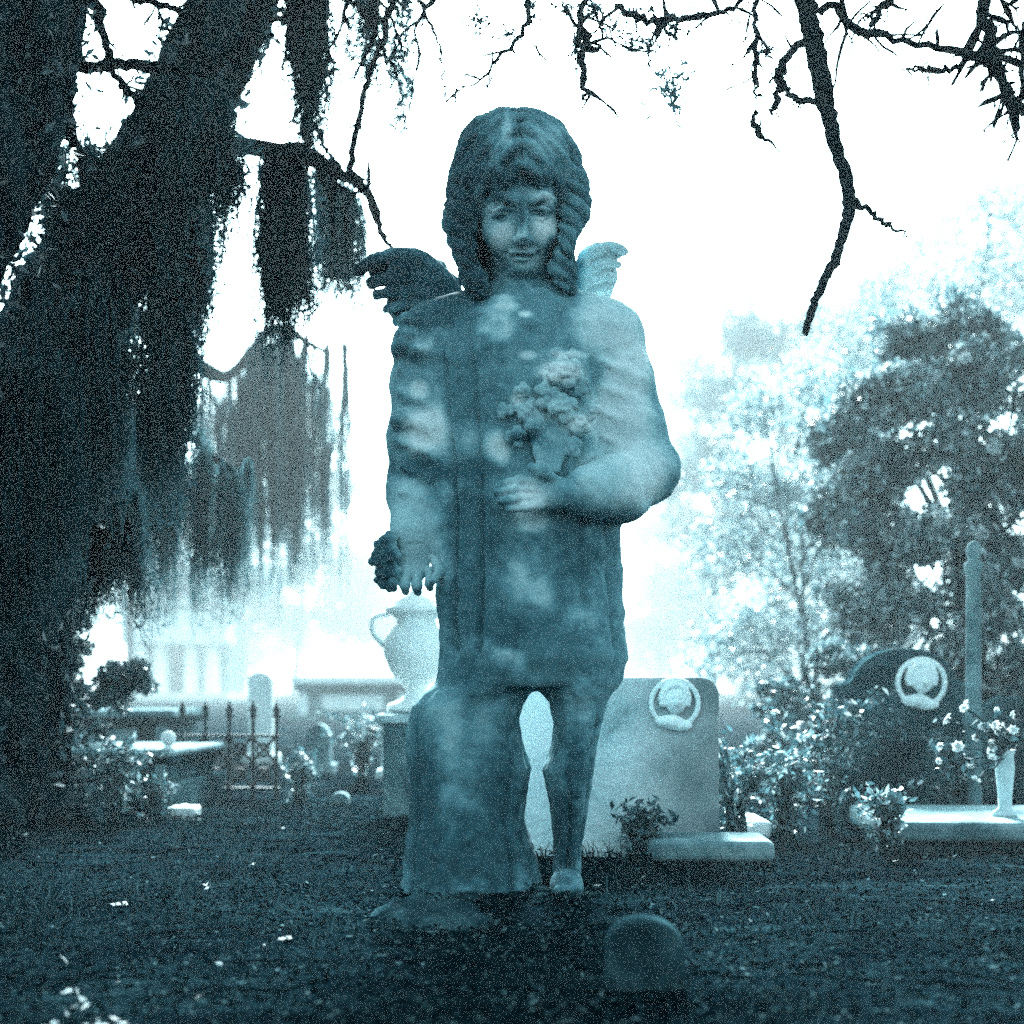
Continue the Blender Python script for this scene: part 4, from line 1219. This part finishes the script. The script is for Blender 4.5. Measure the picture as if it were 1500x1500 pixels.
# chest tombs
def chest_tomb(label, px0, px1, ptop, Y, depth, m, mtop, rz=0.0, layers=2):
    x0, x1 = (px0 - 750) * Y / FPX, (px1 - 750) * Y / FPX
    cx, wd = (x0 + x1) / 2, x1 - x0
    zb = gpt(cx, Y)
    zt = CAM_H - (ptop - HOR) * Y / FPX - zb
    o = empty('chest_tomb', (cx, Y + depth / 2, zb), label, 'tomb', None, rz)
    s = Y / FPX
    b = MB(); b.box((0, 0, zt - 6 * s), (wd, depth, 12 * s)); ob = b.build('lid', M[mtop], smooth=False); ob.parent = o; bevel(ob, .012, 3)
    z = zt - 12 * s
    b = MB(); b.box((0, 0, z - 5 * s), (wd * .94, depth * .92, 10 * s)); ob = b.build('moulding', M[m], smooth=False); ob.parent = o; bevel(ob, .01, 3)
    z -= 10 * s
    hb = z - .10
    b = MB(); b.box((0, 0, .10 + hb / 2), (wd * .86, depth * .84, hb)); ob = b.build('chest', M[m], smooth=False); ob.parent = o; bevel(ob, .008)
    for sx in (-1, 1):
        b = MB(); b.box((sx * wd * .40, -depth * .42 - .006, .10 + hb / 2), (wd * .08, .03, hb)); ob = b.build('pilaster', M[mtop], smooth=False); ob.parent = o; bevel(ob, .006)
    b = MB(); b.box((0, -depth * .42 - .003, .10 + hb / 2), (wd * .5, .02, hb * .66)); ob = b.build('panel', M[mtop], smooth=False); ob.parent = o; bevel(ob, .006)
    b = MB(); b.box((0, 0, .02), (wd * .98, depth * .97, .16)); ob = b.build('step', M[m], smooth=False); ob.parent = o; bevel(ob, .012)
    return o
chest_tomb('pale chest tomb in the mist left of the statue', 418, 600, 990, 18.0, 2.2, 'stone', 'marble_white', R(3))
t2 = chest_tomb('dark chest tomb with pale moulded lid at the left', 60, 262, 1098, 4.9, .7, 'stone_dark', 'stone', R(-5))
chest_tomb('wide grey chest tomb half hidden behind the dark one', 20, 250, 1040, 7.4, 1.0, 'stone_dark', 'stone', R(2))

# orb on the dark tomb's corner
sp = at(255, 1098, 4.95)
b = MB(); b.lathe((0, 0, 0), [(.001, 0), (.022, 0), (.022, .008), (.010, .014), (.020, .026), (.026, .042), (.022, .058), (.010, .068), (.001, .070)], 18)
o = b.build('stone_orb', M['marble_white']); o.location = (sp[0] - .02, 4.95, sp[2] - .004)
tag(o, 'small white stone orb on the corner of the dark chest tomb lid', 'ornament')

# iron grave fence
fY = 5.6
fp = on_ground(335, fY)
fence = empty('iron_fence', fp, 'black iron trellis panel with pointed finials beside the dark chest tomb', 'fence')
s_ = fY / FPX
def fz(py): return CAM_H - (py - HOR) * s_ - fp[2]
def fx(px): return (px - 335) * s_
for py in (1078, 1155):
    b = MB(); b.box((0, 0, fz(py)), (150 * s_, .014, 4 * s_)); ob = b.build('rail', M['iron'], smooth=False); ob.parent = fence
xs = [266, 300, 335, 370, 404]
for k, x in enumerate(xs):
    b = MB()
    b.tube([(fx(x), .014, -.03), (fx(x), .014, fz(1052))], .008, 8)
    b.lathe((fx(x), .014, fz(1052)), [(.008, 0), (.018, .008), (.010, .018), (.016, .03), (.001, .07)], 8)
    ob = b.build('upright', M['iron']); ob.parent = fence
for k in range(4):
    xa, xb = xs[k], xs[k + 1]
    for r_, (ya, yb) in enumerate(((1080, 1116), (1116, 1153))):
        b = MB()
        b.tube([(fx(xa), -.002, fz(ya)), (fx(xb), -.002, fz(yb))], .007, 6)
        b.tube([(fx(xb), -.013, fz(ya)), (fx(xa), -.013, fz(yb))], .007, 6)
        th = np.linspace(0, 6.283, 15)
        cx, cz = (fx(xa) + fx(xb)) / 2, (fz(ya) + fz(yb)) / 2
        b.tube([(cx + 9 * s_ * math.cos(t), -.026, cz + 9 * s_ * math.sin(t)) for t in th], .006, 6)
        ob = b.build('lattice', M['iron']); ob.parent = fence

# far mausoleum with columns
mY = 60.0
mp = on_ground(262, mY)
mau = empty('mausoleum', mp, 'misty mausoleum with pale columns behind the left graves', 'mausoleum')
s_ = mY / FPX
def mz(py): return CAM_H - (py - HOR) * s_ - mp[2]
W_ = 150 * s_
KM = mY / 15.0
b = MB(); b.box((0, W_ * .6, mz(900) / 2), (W_ * .92, W_, mz(900))); ob = b.build('wall', M['stone'], smooth=False); ob.parent = mau
b = MB(); b.box((0, .4 * KM, .12), (W_ * 1.1, 1.5 * KM, .30)); ob = b.build('step', M['marble'], smooth=False); ob.parent = mau; bevel(ob, .02)
for x in (-52, -22, 22, 52):
    zc = mz(905) - .28 * KM
    b = MB(); b.lathe((x * s_, -.12 * KM, .268), [(.001, 0), (.10 * KM, 0), (.10 * KM, .06), (.075 * KM, .10), (.064 * KM, zc - .27 - .16), (.075 * KM, zc - .27 - .10), (.10 * KM, zc - .27 - .05), (.10 * KM, zc - .27), (.001, zc - .27)], 16)
    ob = b.build('column', M['marble_white']); ob.parent = mau
zt = mz(893) - .0
b = MB(); b.box((0, -.02 * KM, (mz(905) - .28 * KM + zt) / 2), (W_ * 1.02, .5 * KM, zt - mz(905) + .28 * KM)); ob = b.build('entablature', M['marble'], smooth=False); ob.parent = mau; bevel(ob, .02)
b = MB()
zt += .003
V = np.array([(-W_ * .54, -.32 * KM, zt), (W_ * .54, -.32 * KM, zt), (0, -.32 * KM, zt + .42 * KM), (-W_ * .54, W_ * 1.15, zt), (W_ * .54, W_ * 1.15, zt), (0, W_ * 1.15, zt + .42 * KM)])
b.add(V, [(0, 1, 2), (3, 5, 4)]); b.add(V, [(0, 2, 5, 3), (1, 4, 5, 2), (0, 3, 4, 1)])
ob = b.build('roof', M['stone'], smooth=False); ob.parent = mau
b = MB(); b.box((0, W_ * .1 - .02, .27 + mz(940) * .36), (26 * s_, .08, mz(940) * .72)); ob = b.build('door', M['iron'], smooth=False); ob.parent = mau

# headstones
hsd = [
    (366, 402, 984, 8.0, .10, 'marble_white', 'arch', 'small white arched headstone above the iron trellis'),
    (255, 285, 1178, 4.55, .05, 'marble_white', 'arch', 'tiny white arched marker on a foot in front of the trellis'),
    (486, 512, 1160, 5.2, .07, 'stone', 'arch', 'small grey arched headstone in the grass left of the statue'),
    (560, 600, 1082, 6.6, .09, 'marble', 'arch', 'pale arched headstone beside the statue left leg'),
    (450, 486, 1060, 7.0, .09, 'stone', 'shoulder', 'grey shouldered headstone before the pale chest tomb'),
    (520, 548, 1048, 10.0, .12, 'marble', 'arch', 'far pale headstone left of the urn'),
    (1120, 1180, 1010, 8.0, .12, 'stone', 'shoulder', 'misty shouldered headstone behind the short slab'),
    (1010, 1050, 975, 10.5, .14, 'marble', 'arch', 'far pale arched headstone peeping over the medallion stone'),
    (1440, 1500, 1020, 5.4, .10, 'stone_dark', 'round', 'dark square headstone behind the vase'),
    (886, 1000, 1342, 2.05, .07, 'stone_dark', 'arch', 'low mossy arched footstone in the right foreground'),
    (20, 70, 1040, 6.0, .1, 'stone_dark', 'arch', 'dark arched headstone at the left edge'),
    (120, 150, 1180, 4.2, .06, 'stone_dark', 'round', 'small dark square marker near the oak roots'),
]
for (a, b_, tp, Y, th_, m, tpn, lab) in hsd:
    o, h, wd, tt = stone_slab('headstone', a, b_, tp, Y, th_, m, lab, top=tpn, lean=random.Random(a).uniform(-.06, .06))
    if a == 255 or Y > 6:
        b = MB(); b.box((0, 0, .015), (wd * 1.35, th_ * 2, .06)); ob = b.build('foot', M[m], smooth=False); ob.parent = o; bevel(ob, .008)
    if m in ('stone', 'marble') and h > .25:
        b = MB(); b.box((0, -tt / 2 + .0 + .02 * 0 , h * .52), (wd * .6, .012, h * .3)); ob = b.build('tablet', M['stone'], smooth=False); ob.parent = o; ob.location.y = -.004 ; bevel(ob, .003)

# ferns and weeds growing up round the stones
def weed(px, Y, h, n, label, seed, m='leaf_glint'):
    rg = np.random.default_rng(seed)
    base = on_ground(px, Y)
    o = empty('weed_clump', base, label, 'plant', 'weeds round the graves')
    st = MB(); lf = MB()
    for k in range(n):
        a = rg.random() * 6.283; r_ = rg.uniform(.1, .55) * h
        tip = np.array((math.cos(a) * r_, math.sin(a) * r_ * .6, h * rg.uniform(.5, 1.0)))
        C = curve([(0 + rg.normal(0, .02), rg.normal(0, .02), -.02), tuple(tip * np.array((.35, .35, .75))), tuple(tip)], 10)
        st.tube(C, np.linspace(.003, .001, 10), 4)
        for q in range(2, 10):
            P = C[q][None] + rg.normal(0, .012, (4, 3))
            leaves(lf, P, .013, rg, hi=.8, power=1.7)
    ob = st.build('stems', M['bark_pale']); ob.parent = o
    ob = lf.build('foliage', M[m]); ob.parent = o
for k, a in enumerate(((1075, 3.75, .34, 26, 'bushy weed hiding the right edge of the pale headstone'), (1150, 3.9, .26, 22, 'weed clump between the two medallion headstones'), (1215, 4.2, .42, 26, 'tall weed leaning on the left side of the dark headstone'),
        (1300, 3.45, .16, 18, 'low weed at the left end of the long grave slab'), (1405, 4.1, .30, 24, 'weed clump before the dark medallion headstone'), (940, 3.4, .14, 16, 'short weed at the foot of the pale headstone'),
        (655, 4.3, .22, 20, 'weed clump by the urn pedestal'), (440, 5.3, .20, 22, 'weed clump right of the iron trellis'), (225, 4.4, .13, 18, 'short weed beside the tiny white marker'), (170, 4.3, .26, 22, 'weed clump at the oak roots'), (530, 6.2, .34, 24, 'weed clump beside the small grey headstones'))):
    weed(*a, 500 + k)

# boulder-like stone and foreground bits
fl = Field((-.2, -.2, -.12), (.2, .2, .14), .007)
fl.ell((0, 0, -.02), (.12, .10, .075), .03); fl.ell((.06, .02, -.03), (.09, .08, .06), .03)
fl.roughen(.02, 14, 71); fl.roughen(.008, 40, 72)
V, Q = fl.mesh()
me = mesh_from('boulder', V, [Q], np.full(len(V), .5, np.float32)); me.materials.append(M['stone_dark'])
o = bpy.data.objects.new('boulder', me); COL.objects.link(o); o.location = on_ground(620, 2.62) + np.array((0, 0, .0))
tag(o, 'rounded grey stone lying before the statue left foot', 'stone')

rg = np.random.default_rng(91)
tw = MB(); p0 = on_ground(872, 2.95)
tw_pts = curve([(0, 0, .055), (-.03, -.05, .035), (-.075, -.16, .022), (-.13, -.25, .018)], 14)
tw.tube(tw_pts, np.linspace(.006, .003, 14), 6, .2, rg)
twig(tw, tw_pts[4], (.5, .1, .3), .07, .003, rg, 1)
twig(tw, tw_pts[9], (-.6, .1, .2), .08, .003, rg, 1)
o = tw.build('fallen_twig', M['bark_fine']); o.location = p0 - np.array((0, 0, .005))
tag(o, 'forked dark twig lying at the statue right foot', 'twig')

# ------------------------------------------------------------------ ground cover
rg = np.random.default_rng(301)
def scatter(n, y0, y1, spread=1.0, pw=1.6):
    y = y0 + (y1 - y0) * rg.random(n) ** pw
    x = (rg.random(n) * 2 - 1) * (y * .42 + .25) * spread
    return x, y, ground_z(x, y)
mb = MB()
x, y, z = scatter(60000, 1.35, 9.0)
P = np.stack([x, y, z + .006 + .012 * rg.random(len(x))], -1)
leaves(mb, P, .0065, rg, lo=0, hi=1, flat=.6, power=1.6)
tag(mb.build('fallen_leaves', M['litter']), 'dead leaves littering the dark ground', 'leaf litter', kind='stuff')
mb = MB()
n = 26000
x, y, z = scatter(n, 1.4, 11.0, pw=1.3)
cl = fbm(np.stack([x, y, 0 * x], -1), 1.6, 19)
k = cl > -.05
x, y, z = x[k], y[k], z[k]; n = len(x)
hgt = rg.uniform(.012, .045, n) * (1 + 1.6 * np.clip(cl[k], 0, 1))
a = rg.random(n) * 6.283
dx, dy = np.cos(a), np.sin(a)
ln = rg.normal(0, .5, (n, 2)) * hgt[:, None]
wv = .0022
B = np.stack([x, y, z - .004], -1)
s = np.stack([dx * wv, dy * wv, 0 * dx], -1)
mid = B + np.stack([ln[:, 0] * .35, ln[:, 1] * .35, hgt * .6], -1)
tip = B + np.stack([ln[:, 0], ln[:, 1], hgt], -1)
V = np.stack([B - s, B + s, mid + s * .7, mid - s * .7, tip], 1).reshape(-1, 3)
i = np.arange(n)[:, None] * 5
mb.add(V, i + np.array([[0, 1, 2, 3]]), np.repeat(rg.random(n), 5))
mb.f.append(i + np.array([[3, 2, 4]]))
tag(mb.build('grass', M['grass']), 'thin dark grass growing between the graves', 'grass', kind='stuff')
# twigs and petals on the ground
mb = MB()
x, y, z = scatter(420, 1.4, 6.0)
for j in range(420):
    a = rg.random() * 6.283; L = rg.uniform(.04, .16)
    d = np.array((math.cos(a), math.sin(a), 0))
    p = np.array((x[j], y[j], z[j] + .008))
    mb.tube([p, p + d * L * .5 + rg.normal(0, .008, 3) * np.array((1, 1, .5)), p + d * L + np.array((0, 0, rg.uniform(-.004, .01)))], [.0025, .002, .001], 5, .2, rg)
tag(mb.build('ground_twigs', M['bark_fine']), 'broken twigs scattered over the ground', 'twigs', kind='stuff')
mb = MB()
pts = [(110, 1452), (150, 1488), (132, 1496), (158, 1486), (60, 1498), (420, 1380), (118, 1470), (170, 1330), (300, 1300)]
Pp = []
for px, py in pts:
    Y = CAM_H * FPX / (py - HOR)
    for q in range(4):
        xx = (px - 750) * Y / FPX + rg.normal(0, .012); yy = Y + rg.normal(0, .02)
        Pp.append((xx, yy, gpt(xx, yy) + .012))
x, y, z = scatter(50, 1.6, 7.0)
Pp += [(x[j], y[j], z[j] + .01) for j in range(50)]
leaves(mb, np.array(Pp), .008, rg, flat=.6)
tag(mb.build('fallen_petals', M['petal']), 'white petals dropped on the dark ground', 'petals', kind='stuff')
